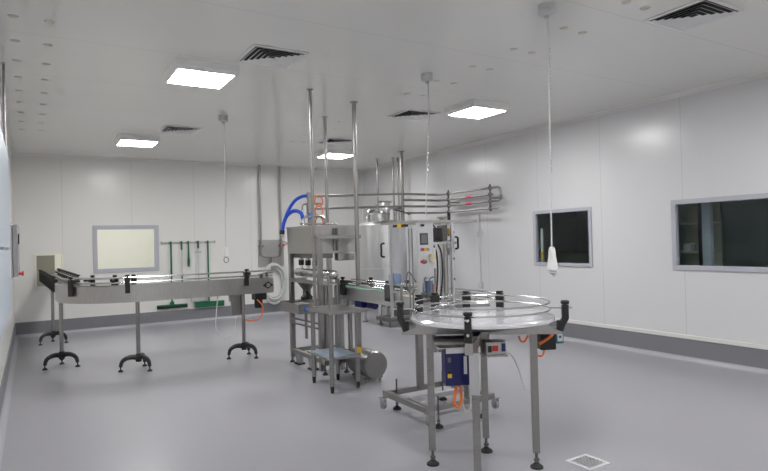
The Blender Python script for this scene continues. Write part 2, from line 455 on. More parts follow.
clamp(cv, (.62, 8.07), (.82, .57), 1.0, 1.15, wd=.06); clamp(cv, (.86, 7.84), (.4, .9), 1.0, 1.15, wd=.08)
for X, Y in ((.975, 7.552), (2.42, 7.538)):
    clamp(cv, (X, Y), (-.15 if X < 1 else 0, -1), .955, 1.16, wd=.055); clamp(cv, (X+.10, 7.762), (0, 1), 1.0, 1.15, wd=.055)
bf = MB(); bf.lathe([(0, -.006), (.03, -.006), (.034, .008), (.034, .016), (0, .016)], (2.72, 7.536, .945), 18, 'Y')
bf.prism([(2.72+a*.075, 7.536-.0+b*.03) for a, b in ((-1, 0), (0, -.2), (1, 0), (0, .2))], .93, .96)
flg = MB(); pts = []
flg.add([(2.72+.075, 7.522, .945), (2.72, 7.522, .995), (2.72-.075, 7.522, .945), (2.72, 7.522, .895), (2.72+.075, 7.536, .945), (2.72, 7.536, .995), (2.72-.075, 7.536, .945), (2.72, 7.536, .895)],
        [(0, 1, 2, 3), (7, 6, 5, 4), (0, 4, 5, 1), (1, 5, 6, 2), (2, 6, 7, 3), (3, 7, 4, 0)])
fo = flg.build('bearing_flange', 'black', cv, bevel=.004)
MB().lathe([(0, -.016), (.024, -.016), (.027, 0), (.027, .006), (0, .006)], (2.72, 7.516, .945), 16, 'Y').build('bearing_cap', 'grey', fo)
# drive motor and control box under the far end
mo = MB(); mo.bb(2.55, 2.71, 7.56, 7.72, .75, .842); mo.cyl((2.62, 7.64, .64), (2.62, 7.64, .76), .055, n=18)
mt = mo.build('drive_motor', 'black', cv, bevel=.006)
MB().tube(smoothpath([(2.57, 7.55, .76), (2.63, 7.53, .68), (2.63, 7.53, .56), (2.57, 7.53, .50), (2.47, 7.55, .485), (2.42, 7.6, .50)], 6), .009, 8).build('orange_cable', 'orange', mt)
cb = MB().bb(2.27, 2.44, 7.66, 7.75, .56, .842).build('control_box', 'steel', cv, bevel=.006)
MB().bb(2.25, 2.46, 7.755, 7.765, .74, .86).build('mounting_plate', 'sheet', cb)
MB().tube(smoothpath([(2.08, 7.66, .845), (2.04, 7.62, .60), (2.03, 7.6, .42), (2.10, 7.6, .29), (2.22, 7.62, .30), (2.30, 7.66, .40), (2.32, 7.68, .57)], 7), .007, 8).build('white_cable', 'cablew', cv)
# end sensors on the rails
se = MB(); se.bb(2.60, 2.64, 7.50, 7.53, 1.05, 1.10); se.bb(2.68, 2.71, 7.50, 7.53, 1.06, 1.12); se.cyl((2.58, 7.515, 1.095), (2.80, 7.515, 1.12), .006)
se.build('end_sensor', 'darksteel', cv)

# ------------------------------------------------------------------ back wall: cleaning tools, panel, hose coil
yt = YB-.03
tr = thing('tool_rail', 'slim steel hanging rail for green cleaning tools on the back wall', 'tool rail', (2.65, YB, 1.56))
m_ = MB(); m_.bb(2.14, 3.17, YB-.012, YB-.001, 1.55, 1.585); m_.bb(2.13, 2.155, YB-.03, YB, 1.545, 1.60); m_.bb(3.15, 3.175, YB-.03, YB, 1.545, 1.60)
m_.build('rail', 'sheet', tr)
for X in (2.298, 2.505, 2.625, 2.812, 2.995): MB().bb(X-.03, X+.03, YB-.022, YB-.012, 1.545, 1.59).build('clip', 'grey', tr)
def pole(t, x, z0, z1, m, r=.016): return MB().cyl((x, yt-.01, z0), (x, yt-.01, z1), r, n=12).build('pole', m, t)
t = thing('floor_squeegee', 'green floor squeegee with green pole, leftmost tool on the wall rail', 'squeegee', (2.31, yt, .33))
pole(t, 2.31, .37, 1.60, 'green'); h = MB(); h.bb(2.03, 2.60, yt-.03, yt, .345, .375); h.prism([(2.27, yt-.03), (2.35, yt-.03), (2.35, yt), (2.27, yt)], .37, .43)
h.build('head', 'green', t, bevel=.004); MB().bb(2.03, 2.60, yt-.018, yt-.012, .30, .35).build('rubber_blade', 'rubber', t)
t = thing('slim_pole_tool', 'thin white-handled pole tool hanging second from the left on the rail', 'pole tool', (2.51, yt, .62))
pole(t, 2.51, .62, 1.44, 'cablew', .011); g = MB(); g.cyl((2.51, yt-.01, 1.43), (2.51, yt-.01, 1.60), .017, n=12); g.build('green_grip', 'green', t); MB().cyl((2.51, yt-.01, .60), (2.51, yt-.01, .95), .014, n=12).build('green_sleeve', 'green', t)
t = thing('hand_brush', 'short green hand brush hanging in the middle of the tool rail', 'brush', (2.64, yt, 1.1))
MB().tube([(2.64, yt-.01, 1.60), (2.64, yt-.01, 1.45), (2.64, yt-.01, 1.28)], [.015, .014, .02], 12).build('handle', 'green', t)
MB().tube([(2.64, yt-.01, 1.30), (2.64, yt-.01, 1.27), (2.64, yt-.01, 1.20), (2.64, yt-.01, 1.12), (2.64, yt-.01, 1.09)], [.02, .045, .052, .046, .02], 14, flat=.5).build('brush_head', 'green', t)
t = thing('dustpan', 'upright lobby dustpan with white pole and green top, hanging beside the broom', 'dustpan', (2.83, yt, .36))
pole(t, 2.83, .62, 1.46, 'cablew', .012); MB().cyl((2.83, yt-.01, 1.45), (2.83, yt-.01, 1.60), .018, n=12).build('green_grip', 'green', t)
MB().bb(2.77, 2.89, yt-.02, yt, 1.37, 1.385).build('cross_grip', 'grey', t)
d = MB(); d.bb(2.68, 2.98, yt-.012, yt-.002, .40, .60); d.bb(2.68, 2.69, yt-.10, yt, .40, .60); d.bb(2.97, 2.98, yt-.10, yt, .40, .60)
d.build('pan', 'lgrey', t); MB().bb(2.67, 2.99, yt-.11, yt, .60, .635).build('pan_rim', 'green', t)
t = thing('push_broom', 'green push broom with wide green head, rightmost tool on the wall rail', 'broom', (3.02, yt, .3))
pole(t, 3.02, .38, 1.60, 'green'); MB().bb(2.74, 3.32, yt-.05, yt+.01, .335, .385).build('head', 'green', t, bevel=.006)
MB().bb(2.745, 3.315, yt-.042, yt+.004, .275, .337).build('bristles', 'green', t)

bp = thing('wall_services_panel', 'steel services backplate on the back wall where the two thin pipes end', 'wall panel', (4.36, YB, 1.3))
MB().bb(4.07, 4.64, YB-.02, YB-.001, 1.02, 1.59).build('backplate', 'sheet', bp, bevel=.003)
v = MB()
for X in (4.12, 4.57): v.cyl((X, YB-.06, 1.28), (X, YB-.06, 1.62), .02, n=12); v.cyl((X-.06, YB-.06, 1.46), (X+.06, YB-.06, 1.46), .022, n=10)
v.tube(smoothpath([(4.12, YB-.06, 1.30), (4.16, YB-.06, 1.24), (4.34, YB-.06, 1.22), (4.52, YB-.06, 1.24), (4.57, YB-.06, 1.30)], 5), .015, 10)
v.cyl((4.34, YB-.06, 1.24), (4.34, YB-.06, 1.08), .016)
v.build('valve_manifold', 'steel', bp)
MB().box((4.62, YB-.08, 1.475), (.08, .02, .025)).build('red_lever', 'red', bp)
hc = MB(); rnd = random.Random(2)
for k in range(6):
    c = Vector((4.37+rnd.uniform(-.015, .015), YB-.055-.028*(k % 3), .68+rnd.uniform(-.02, .02)-.02*(k % 2)))
    rx, rz = .245+.016*(k-2.5)*.7, .37+.015*(k-2.5)
    hc.tube([(c.x+rx*math.cos(a), c.y, c.z+rz*math.sin(a)) for a in [2*PI*i/40 for i in range(40)]], .021, 8, closed=True)
hc.tube(smoothpath([(4.34, YB-.06, 1.10), (4.36, YB-.09, 1.03), (4.28, YB-.10, .98), (4.16, YB-.1, .86)], 5), .021, 8)
o = hc.build('coiled_hose', 'hosew'); recentre(o, (4.37, YB-.06, .3)); tag(o, 'thick grey-white hose coiled in a large ring on the back wall', 'hose')
MB().bb(4.31, 4.43, YB-.20, YB-.001, 1.0, 1.02).build('hose_hook', 'steel', bp)

def ceiling_pipe(name, x, y, z0, r, label, m='steel', z1=H, fl=.035, group=None, base=None):
    t = thing(name, label, 'pipe', (x, y, z0), group)
    MB().cyl((x, y, z0), (x, y, z1-.004), r, n=16).build('pipe', m, t)
    MB().lathe([(r, 0), (fl, 0), (fl, -.006), (r*1.3, -.016), (r, -.016)], (x, y, z1), 20).build('ceiling_flange', 'polish', t)
    if base: MB().lathe([(r, 0), (base, 0), (base, .008), (r*1.3, .014), (r, .014)], (x, y, z0), 20).build('base_flange', 'polish', t)
    return t
ceiling_pipe('service_pipe', 4.12, YB-.06, 1.62, .022, 'left one of two thin pipes dropping to the back wall services panel')
ceiling_pipe('service_pipe', 4.57, YB-.06, 1.62, .022, 'right one of two thin pipes dropping to the back wall services panel')

# ------------------------------------------------------------------ left wall: cabinets and conduits
lc = thing('wall_cabinet', 'pale blue-white two-door wall cabinet at the left edge of the photo', 'cabinet', (-.2, 3.0, 1.15))
MB().bb(XL, -.135, 2.2, 4.06, 1.15, 2.05).build('body', 'bluew', lc, bevel=.004)
MB().bb(-.135, -.108, 2.21, 4.065, 1.155, 1.505).build('door', 'bluew', lc, bevel=.003)
MB().bb(-.135, -.108, 2.21, 4.065, 1.515, 2.05).build('door', 'bluew', lc, bevel=.003)
for k, X in enumerate((-.222, -.186)):
    ceiling_pipe('cable_conduit', X, 6.1, 1.3, .011, '%s of two thin conduits rising to the ceiling behind the pale left wall cabinet' % ('inner' if k else 'outer'), fl=.014)
ec = thing('electrical_box', 'grey steel electrical box on the left wall with a red emergency button', 'electrical box', (-.2, 6.8, 1.5))
MB().bb(XL, -.155, 6.5, 7.2, 1.24, 1.76).build('body', 'lgrey', ec, bevel=.006)
MB().bb(-.152, -.112, 6.49, 7.21, 1.25, 1.745).build('door', 'grey', ec, bevel=.004)
MB().bb(-.112, -.10, 6.56, 6.58, 1.56, 1.66).build('latch', 'black', ec)
MB().lathe([(0, .045), (.022, .045), (.022, .03), (.012, .028), (.012, 0), (0, 0)], (-.115, 6.62, 1.275), 14, 'X').build('emergency_button', 'red', ec)

# ------------------------------------------------------------------ right wall: process pipework, conduit, drain
pw = thing('process_pipework', 'bundle of four horizontal steel process pipes bending along the right wall', 'pipework', (6.35, 8.4, 2.1))
ZP = (2.315, 2.21, 2.10, 1.985)
for i, z in enumerate(ZP):
    x0 = 5.55
    r = .020 if i < 3 else .017
    pts = [(x0, 8.5, z)]+[(6.35-.10+.10*math.sin(a), 8.5-.10+.10*math.cos(a), z) for a in [R(t) for t in (0, 15, 30, 45, 60, 75, 90)]]+[(6.35, 6.95 if i in (0, 3) else 7.1, z)]
    if i == 0: pts += [(6.35, 6.91, z-.01), (6.35, 6.88, z-.03), (6.35, 6.87, z-.07), (6.35, 6.87, 2.14), (6.35, 6.89, 2.11), (6.35, 6.93, 2.10), (6.35, 7.08, 2.10)]
    elif i == 3: pts += [(6.35, 6.92, z)]
    else: pts += [(6.35, 7.06, z)]
    MB().tube(pts, r, 12).build('process_pipe', 'steel', pw)
    if i in (1, 2):
        MB().tube([(6.35, 7.72, z-.0), (6.35, 7.58, z-.0)], r+.002, 12).build('arrow_sticker', 'pink', pw)
for Y in (8.22, 7.12):
    h = MB()
    for z in ZP: h.tube([(6.35+.034*math.cos(a), Y, z+.034*math.sin(a)) for a in [2*PI*k/14 for k in range(14)]], .008, 6, closed=True)
    h.bb(6.34, 6.36, Y-.012, Y+.012, 1.94, 2.38)
    h.bb(6.36, 6.6, Y-.010, Y+.010, 2.145, 2.165)
    h.build('pipe_hanger', 'darksteel', pw)
MB().cyl((6.35, 8.22, 1.99), (6.35, 8.22, 1.80), .03, n=12).build('black_valve', 'black', pw)
# two of them run on, sloping down to the filler
for z, zz in ((2.315, 2.10), (2.10, 1.94)):
    MB().tube([(5.56, 8.5, z), (3.10, 6.85, zz)], .017, 12).build('feed_pipe', 'steel', pw)

ct = thing('socket_conduit', 'thin vertical conduit with two small socket boxes on the right wall', 'conduit', (XR, 7.68, 1.1))
MB().cyl((XR-.014, 7.68, .72), (XR-.014, 7.68, 1.95), .010, n=10).build('conduit', 'cablew', ct)
for z in (1.58, .70): MB().bb(XR-.045, XR, 7.63, 7.73, z-.05, z+.05).build('socket_box', 'lgrey', ct, bevel=.006)

ceiling_pipe('drop_pipe', 5.93, 9.07, 1.835, .034, 'thickest vertical pipe dropping from the ceiling above the tank', fl=.07)
ceiling_pipe('drop_pipe', 6.20, 9.80, 1.55, .02, 'left of two thin drop pipes close together near the back corner')
ceiling_pipe('drop_pipe', 6.30, 9.77, 1.55, .02, 'right of two thin drop pipes close together near the back corner')
ceiling_pipe('drop_pipe', 5.95, 10.0, 1.55, .02, 'lone thin drop pipe standing nearest the back corner of the room')

fd = thing('floor_drain', 'square steel floor drain grate set in the grey floor', 'drain', (3.125, 2.62, 0))
f_ = MB(); a, b, c, d = 3.025, 3.225, 2.52, 2.72
for q in [(a, b, c, c+.02), (a, b, d-.02, d), (a, a+.02, c+.02, d-.02), (b-.02, b, c+.02, d-.02)]: f_.bb(*q, 0, .006)
f_.build('rim', mat('drain_rim', (.66, .66, .68), .4), fd)
MB().bb(a+.02, b-.02, c+.02, d-.02, 0, .002).build('sump', 'darksteel', fd)
g_ = MB()
for k in range(5): g_.bb(a+.02, b-.02, c+.028+.030*k, c+.046+.030*k, .001, .005)
for k in range(5): g_.bb(a+.028+.030*k, a+.046+.030*k, c+.02, d-.02, .001, .005)
g_.build('grate', mat('drain_grate', (.50, .50, .51), .4), fd)

# ------------------------------------------------------------------ pendant sockets
def pendant(x, y, zb, label, plug=True, mcol='wplas', end=None):
    t = thing('pendant_socket', label, 'pendant socket', (x, y, H))
    MB().lathe([(0, 0), (.058, 0), (.058, -.03), (.054, -.034), (.058, -.038), (.058, -.065), (.05, -.075), (.02, -.08), (.016, -.10), (0, -.10)], (x, y, H), 24).build('ceiling_rose', 'grey' if False else 'lgrey', t)
    e = Vector(end) if end else Vector((x, y, zb))
    pts = [Vector((x+.012, y, H-.07)), Vector((x+.012, y, H-.3)).lerp(e, .0)] if not end else [Vector((x+.01, y, H-.07)), Vector((x+.01, y, H-.3))]
    pts += [pts[-1].lerp(e, k/6) for k in range(1, 7)]
    MB().tube(pts, .006, 8).build('cable', 'cablew', t)
    ch = MB(); n = 34; top = pts[1]
    for k in range(n):
        q = top.lerp(e, k/n*.62); q2 = top.lerp(e, (k+.62)/n*.62); dx = .004 if k % 2 else 0; dy = 0 if k % 2 else .004
        ch.tube([q+Vector((.010+dx, dy, 0)), q2+Vector((.010-dx, -dy, 0))], .0035, 5)
    ch.build('support_chain', 'polish', t)
    return t
p1 = pendant(3.188, 2.926, 1.39, 'pendant cable with white tapered socket hanging before the small right window', end=(3.176, 2.926, 1.39))
x, y = 3.178, 2.926
MB().lathe([(.008, 1.43), (.016, 1.425), (.024, 1.41), (.026, 1.36), (.036, 1.30), (.040, 1.285), (.040, 1.265), (.025, 1.255), (0, 1.255)], (x, y, 0), 20).build('socket_body', 'wplas', p1)
so = MB().lathe([(0, 1.255), (.028, 1.255), (.03, 1.24), (.012, 1.232), (.012, 1.215), (0, 1.215)], (x+.004, y, 0), 14).build('socket_cap', 'lgrey', p1)
p3 = pendant(2.138, 7.447, 1.44, 'long pendant cable ending in a small ring before the cleaning tools')
x, y = 2.138, 7.447
MB().lathe([(.008, 1.47), (.02, 1.46), (.024, 1.40), (.03, 1.36), (.018, 1.345), (0, 1.345)], (x, y, 0), 16).build('socket_body', 'wplas', p3)
MB().tube([(x+.03*math.cos(a), y, 1.31+.035*math.sin(a)) for a in [2*PI*k/18 for k in range(18)]], .007, 7, closed=True).build('ring', 'grey', p3)
pendant(3.422, 4.724, 1.66, 'pendant cable slanting from its ceiling box down to the capping machine', end=(3.0, 4.22, 1.66))

# ------------------------------------------------------------------ storage tank behind the machines
TX, TY, TR = 5.6, 9.3, .46
tk = thing('storage_tank', 'large upright cylindrical stainless tank on legs near the back corner', 'tank', (TX, TY, 0))
MB().lathe([(0, .36), (.2, .37), (.40, .42), (TR, .50), (TR, 1.765), (TR+.012, 1.765), (TR+.012, 1.795), (TR-.02, 1.815), (.32, 1.87), (.14, 1.91), (0, 1.915)], (TX, TY, 0), 56).build('shell', 'bright', tk)
for a in (20, 110, 200, 290):
    a = R(a+28); px, py = TX+.36*math.cos(a), TY+.36*math.sin(a)
    l = MB().cyl((px, py, .02), (px, py, .5), .032, n=16).build('leg', 'bright', tk)
    MB().lathe([(0, 0), (.06, 0), (.06, .012), (.03, .03), (0, .03)], (px, py, 0), 18).build('foot', 'steel', l)
MB().lathe([(.20, 1.80), (.20, 1.98), (.225, 1.98), (.225, 2.005), (.20, 2.02), (.1, 2.06), (0, 2.07)], (TX-.13, TY-.10, 0), 30).build('manway', 'polish', tk)
mw = MB().lathe([(0, 1.90), (.075, 1.90), (.075, 2.06), (.095, 2.07), (.095, 2.15), (.075, 2.20), (0, 2.22)], (TX+.0, TY-.16, 0), 24).build('agitator_motor', 'bright', tk)
pp = MB(); pp.tube([(TX-.34, TY-.08, 1.88), (TX-.34, TY-.08, 2.02), (TX-.30, TY-.08, 2.07), (TX-.2, TY-.08, 2.08)], .028, 12)
pp.build('elbow_pipe', 'polish', tk); pp = MB()
pp.cyl((TX+.22, TY-.15, 1.88), (TX+.22, TY-.15, 2.14), .035, n=14); pp.cyl((TX+.14, TY-.15, 2.12), (TX+.34, TY-.15, 2.12), .04, n=14)
pp.build('tee_fitting', 'polish', tk); pp = MB()
pp.tube([(TX+.0, TY+.2, 1.9), (TX+.0, TY+.2, 2.20), (TX+.06, TY+.2, 2.25), (TX+.35, TY+.2, 2.25)], .022, 12)
pp.build('top_pipe', 'polish', tk)
MB().tube([(TX+.10, TY-.3, 2.08), (TX+.26, TY-.38, 2.02), (TX+.36, TY-.42, 1.98)], .014, 8).build('black_handle', 'black', tk)
cl = MB(); cl.tube([(TX+(TR+.014)*math.cos(a), TY+(TR+.014)*math.sin(a), 1.0) for a in [2*PI*k/48 for k in range(48)]], .006, 6, closed=True)
cl.build('weld_band', 'bright', tk)
plinth = MB().bb(TX-.36, TX+.75, TY-.75, TY-.33, .10, .16)
plinth.bb(TX-.10, TX+.7, TY-.7, TY-.4, .16, .30)
for X, Y in ((TX-.3, TY-.7), (TX+.7, TY-.7), (TX-.3, TY-.38), (TX+.7, TY-.38)): plinth.cyl((X, Y, 0), (X, Y, .10), .02, n=10)
o = plinth.build('pump_skid', 'darksteel'); recentre(o, (TX, TY-.5, 0)); tag(o, 'low dark pump skid on the floor in front of the tank legs', 'pump skid')

# ------------------------------------------------------------------ filling machine
fm = thing('filling_machine', 'stainless bottle filling machine with a deep rectangular hopper on a post frame', 'filling machine', (3.1, 6.5, 0))
hx0, hx1, hy0, hy1, hz0, hz1 = 2.80, 3.40, 6.25, 7.0, 1.37, 1.70
hp = MB()
for q in [(hx0, hx0+.006, hy0, hy1), (hx1-.006, hx1, hy0, hy1), (hx0+.006, hx1-.006, hy0, hy0+.006), (hx0+.006, hx1-.006, hy1-.006, hy1)]: hp.bb(*q, hz0, hz1)
hp.bb(hx0+.006, hx1-.006, hy0+.006, hy1-.006, hz0, hz0+.008)
ho = hp.build('hopper', 'hopper', fm, bevel=.002)
rm = MB()
for q in [(hx0-.012, hx1+.012, hy0-.012, hy0+.006), (hx0-.012, hx1+.012, hy1-.006, hy1+.012), (hx0-.012, hx0+.006, hy0, hy1), (hx1-.006, hx1+.012, hy0, hy1)]: rm.bb(*q, hz1-.012, hz1+.006)
rm.build('hopper_rim', 'sheet', ho)
MB().bb(hx0+.01, hx1-.01, hy0+.01, hy1-.01, hz1-.10, hz1-.095).build('hopper_cover', 'sheet', ho)
br = MB()
for X in (3.09, 3.125): br.bb(X-.011, X+.011, hy0-.03, hy0-.001, hz0+.03, hz1-.03)
br.bb(3.08, 3.14, hy0-.035, hy0-.001, hz0+.14, hz0+.17)
br.build('front_bracket', 'darksteel', ho)
po = [(2.825, 6.09), (2.825, 6.95), (3.36, 6.95)]
for i, (X, Y) in enumerate(po):
    z1 = 1.58 if i == 0 else 1.37
    MB().bb(X-.028, X+.028, Y-.028, Y+.028, .06 if i else .03, z1).build('post', 'steel', fm, bevel=.003)
MB().bb(2.80, 3.36, 6.06, 6.11, 1.54, 1.585).build('front_crossbar', 'steel', fm, bevel=.003)
MB().bb(2.80, 2.85, 6.10, 6.26, 1.545, 1.58).build('hopper_stay', 'steel', fm)
MB().bb(3.31, 3.355, 6.10, 6.26, 1.545, 1.58).build('hopper_stay', 'steel', fm)
MB().bb(3.12, 3.34, 6.2, 6.30, 1.28, 1.37).build('level_box', 'steel', fm, bevel=.003)
MB().bb(2.86, 3.10, 6.30, 6.95, 1.315, 1.372).build('valve_block', 'darksteel', fm, bevel=.004)
# fill nozzles and product manifold
for i, Y in enumerate((6.89, 6.68, 6.47, 6.33)):
    nz = MB().lathe([(0, 1.37), (.03, 1.37), (.03, 1.34), (.022, 1.335), (.022, 1.30), (.032, 1.297), (.032, 1.285), (.018, 1.28), (.018, 1.18)], (2.94, Y, 0), 16).build('fill_nozzle', 'polish', fm)
    MB().lathe([(.036, 1.285), (.036, 1.222), (.02, 1.22)], (2.94, Y, 0), 14).build('black_collar', 'black', nz)
mf = MB().lathe([(0, 5.92), (.03, 5.925), (.05, 5.95), (.053, 5.98), (.053, 7.0), (.045, 7.03), (0, 7.04)], (2.94, 0, 1.13), 22, 'Y').build('product_manifold', 'polish', fm)
pn = MB(); pn.bb(2.80, 3.05, 5.98, 6.98, 1.015, 1.03); pn.bb(2.80, 2.81, 5.98, 6.98, 1.03, 1.06); pn.bb(2.80, 3.05, 6.97, 6.98, 1.03, 1.06)
pn.build('drip_pan', 'sheet', fm)
fn = MB().lathe([(.0, 1.015), (.12, 1.015), (.05, .92), (.05, .86), (0, .86)], (2.93, 6.72, 0), 18).build('drain_funnel', 'darksteel', fm)
MB().lathe([(0, .80), (.075, .80), (.08, .83), (.04, .875), (.02, .93), (0, .93)], (2.92, 6.70, 0), 8).build('hand_wheel', 'black', fm)
MB().cyl((2.90, 6.12, .08), (2.90, 6.12, 1.02), .038, n=22).build('lift_column', 'steel', fm)
MB().cyl((3.03, 6.06, .08), (3.03, 6.06, 1.08), .027, n=18).build('lift_column', 'steel', fm)
td = MB(); td.bb(2.70, 3.02, 6.46, 7.05, .65, .66)
for q in [(2.70, 2.708, 6.46, 7.05), (3.012, 3.02, 6.46, 7.05), (2.708, 3.012, 6.46, 6.468), (2.708, 3.012, 7.042, 7.05)]: td.bb(*q, .66, .77)
td.build('drip_tray', 'sheet', fm, bevel=.002)
MB().bb(2.712, 3.008, 6.472, 7.04, .735, .74).build('tray_grid', 'darksteel', fm)
kb = MB().lathe([(0, -.02), (.03, -.018), (.03, .004), (0, .006)], (2.80, 6.455, .71), 18, 'Y').build('blue_knob', 'bluek', fm)
st = MB()
for z in (.56, .50): st.cyl((2.80, 6.92, z), (2.90, 6.12, z-.02), .013, n=10)
st.cyl((2.86, 6.6, .33), (2.86, 6.6, .66), .018, n=12)
st.build('stay_rod', 'steel', fm)
bfm = MB(); bfm.bb(2.80, 2.85, 5.95, 6.98, .12, .17); bfm.bb(3.33, 3.38, 6.15, 6.98, .12, .17); bfm.bb(2.85, 3.33, 6.93, 6.98, .12, .17); bfm.bb(2.85, 3.33, 6.15, 6.2, .12, .17)
bfm.bb(2.78, 3.10, 5.93, 5.98, .12, .17)
bfm.build('base_frame', 'steel', fm, bevel=.003)
for X, Y in ((2.80, 6.92), (3.36, 6.95), (2.82, 6.0), (3.08, 5.97)): foot(fm, X, Y, .13, .032)
cs = MB()
for Y in (6.75, 6.35):
    cs.add([(2.80, Y-.06, .12), (2.80, Y+.09, .12), (2.80, Y+.04, .02), (2.80, Y-.06, .02), (2.80+.05, Y-.06, .12), (2.85, Y+.09, .12), (2.85, Y+.04, .02), (2.85, Y-.06, .02)],
           [(0, 1, 2, 3), (7, 6, 5, 4), (0, 4, 5, 1), (1, 5, 6, 2), (2, 6, 7, 3), (3, 7, 4, 0)])
cs.build('gusset_foot', 'sheet', fm)
for Y in (6.75, 6.35): MB().bb(2.78, 2.87, Y-.07, Y+.06, 0, .02).build('rubber_pad', 'rubber', fm)
MB().cyl((2.79, 6.17, 1.22), (2.79, 6.17, 1.37), .010, n=10).build('green_tube', mat('green_tube', (.10, .45, .30), .4), fm)
# valves and hoses on the hopper top
vx, vy = 3.03, 6.78
va = MB(); va.cyl((vx, vy, 1.60), (vx, vy, 2.12), .035, n=18); va.cyl((vx, vy, 1.86), (vx, vy, 2.0), .048, n=18); va.cyl((vx, vy, 2.06), (vx, vy, 2.14), .045, n=18)
va.build('valve_stack', 'steel', fm)
for k, z in enumerate((1.76, 1.90, 2.03)):
    MB().tube([(vx+.10+.055*math.cos(a), vy-.05, z+.07*math.sin(a)) for a in [2*PI*j/20 for j in range(20)]], .009, 7, closed=True).build('orange_air_tube', 'orange', fm)
MB().bb(vx-.04, vx+.02, vy-.09, vy-.035, 1.80, 1.88).build('blue_fitting', 'bluek', fm)
fr = MB()
fr.tube([(2.93, 6.8, 1.66), (2.93, 6.8, 1.96), (2.95, 6.8, 1.99), (3.0, 6.8, 2.0), (3.22, 6.8, 2.0)], .012, 8)
fr.tube([(2.90, 6.7, 1.60), (2.90, 6.7, 1.80), (2.93, 6.7, 1.83), (3.15, 6.7, 1.84), (3.2, 6.7, 1.80), (3.2, 6.7, 1.60)], .016, 8)
fr.tube([(2.86, 6.72, 1.74), (3.36, 6.72, 1.74)], .012, 8); fr.tube([(3.36, 6.72, 1.60), (3.36, 6.72, 1.75)], .012, 8)
fr.build('top_pipe', 'polish', fm)
MB().tube(smoothpath([(3.00, 6.78, 2.10), (2.94, 6.84, 2.09), (2.88, 6.92, 2.04), (2.82, 6.98, 1.93), (2.785, 7.03, 1.80), (2.755, 7.05, 1.67)], 8), .021, 12).build('blue_hose', 'blue', fm)
MB().tube(smoothpath([(2.91, 6.74, 1.80), (2.90, 6.76, 1.87), (2.88, 6.86, 1.91), (2.84, 6.95, 1.90), (2.80, 7.02, 1.84), (2.775, 7.06, 1.74), (2.76, 7.065, 1.65)], 8), .024, 12).build('blue_hose', 'blue', fm)
MB().cyl((2.758, 7.06, 1.67), (2.755, 7.06, 1.62), .032, n=14).build('hose_end', 'black', fm)
MB().tube([(2.755, 7.05, 1.63), (2.757, 7.03, 1.54), (2.79, 6.98, 1.50), (2.803, 6.97, 1.49)], .012, 8).build('hose_stay', 'steel', fm)

ceiling_pipe('service_pipe', 3.34, 6.93, 1.71, .022, 'thin pipe dropping from the ceiling onto the hopper back corner', fl=.04, base=.04)
ceiling_pipe('service_pipe', 3.305, 6.06, 0, .026, 'thicker vertical pipe right of the hopper, running from ceiling down past it', fl=.05, base=.05)
ceiling_pipe('service_pipe', 2.605, 5.76, .804, .018, 'vertical pipe left of the hopper face, standing on the small steel table', fl=.04, base=.03)

# ------------------------------------------------------------------ small steel work table
wt = thing('work_table', 'small stainless work table with a lower shelf before the filling machine', 'table', (2.7, 5.5, 0))
tp = MB(); tp.bb(2.505, 2.94, 5.205, 5.79, .777, .803)
tp.build('table_top', 'sheet', wt, bevel=.006)
rim = MB()
for q in [(2.505, 2.94, 5.205, 5.215), (2.505, 2.94, 5.78, 5.79), (2.505, 2.515, 5.215, 5.78), (2.93, 2.94, 5.215, 5.78)]: rim.bb(*q, .803, .810)
rim.build('raised_edge', 'sheet', wt)
for X, Y in ((2.565, 5.74), (2.53, 5.23), (2.84, 5.26), (2.83, 5.70)):
    l = MB().cyl((X, Y, .07), (X, Y, .78), .024, n=18).build('leg', 'steel', wt)
    MB().lathe([(0, 0), (.013, 0), (.018, .02), (.020, .07), (0, .07)], (X, Y, 0), 12).build('foot', 'rubber', l)
sh = MB().bb(2.50, 2.86, 5.21, 5.77, .33, .345).build('lower_shelf', 'sheet', wt)
MB().bb(2.52, 2.84, 5.24, 5.72, .345, .35).build('blue_film', 'film', sh)
MB().cyl((2.525, 5.24, .803), (2.525, 5.24, 1.19), .010, n=10).build('guide_rod', 'steel', wt)
MB().bb(2.82, 2.855, 5.20, 5.235, .37, .43).build('yellow_tag', 'yellow', wt)

# ------------------------------------------------------------------ pump on the floor
bl = thing('motor_pump', 'horizontal drum-shaped stainless pump lying on the floor beside the small table', 'pump', (3.08, 5.55, 0))
bx, bz = 3.10, .185
MB().lathe([(0, 5.33), (.135, 5.333), (.145, 5.345), (.147, 5.37), (.147, 5.72), (.14, 5.74), (.10, 5.76), (0, 5.765)], (bx, 0, bz), 36, 'Y').build('drum_cover', 'drum', bl)
MB().lathe([(0, 5.76), (.09, 5.762), (.10, 5.79), (.08, 5.88), (.04, 5.90), (0, 5.90)], (bx, 0, bz), 24, 'Y').build('pump_head', 'darksteel', bl)
for Y in (5.40, 5.66): MB().bb(bx-.11, bx+.11, Y-.015, Y+.015, .035, .055).build('cradle', 'darksteel', bl)
for X in (-.085, .085):
    for Y in (5.40, 5.66): MB().bb(bx+X-.012, bx+X+.012, Y-.012, Y+.012, 0, .075).build('leg', 'steel', bl)
MB().tube([(bx, 5.88, bz), (2.95, 5.9, bz), (2.9, 5.92, .13)], .02, 10).build('outlet_pipe', 'steel', bl)

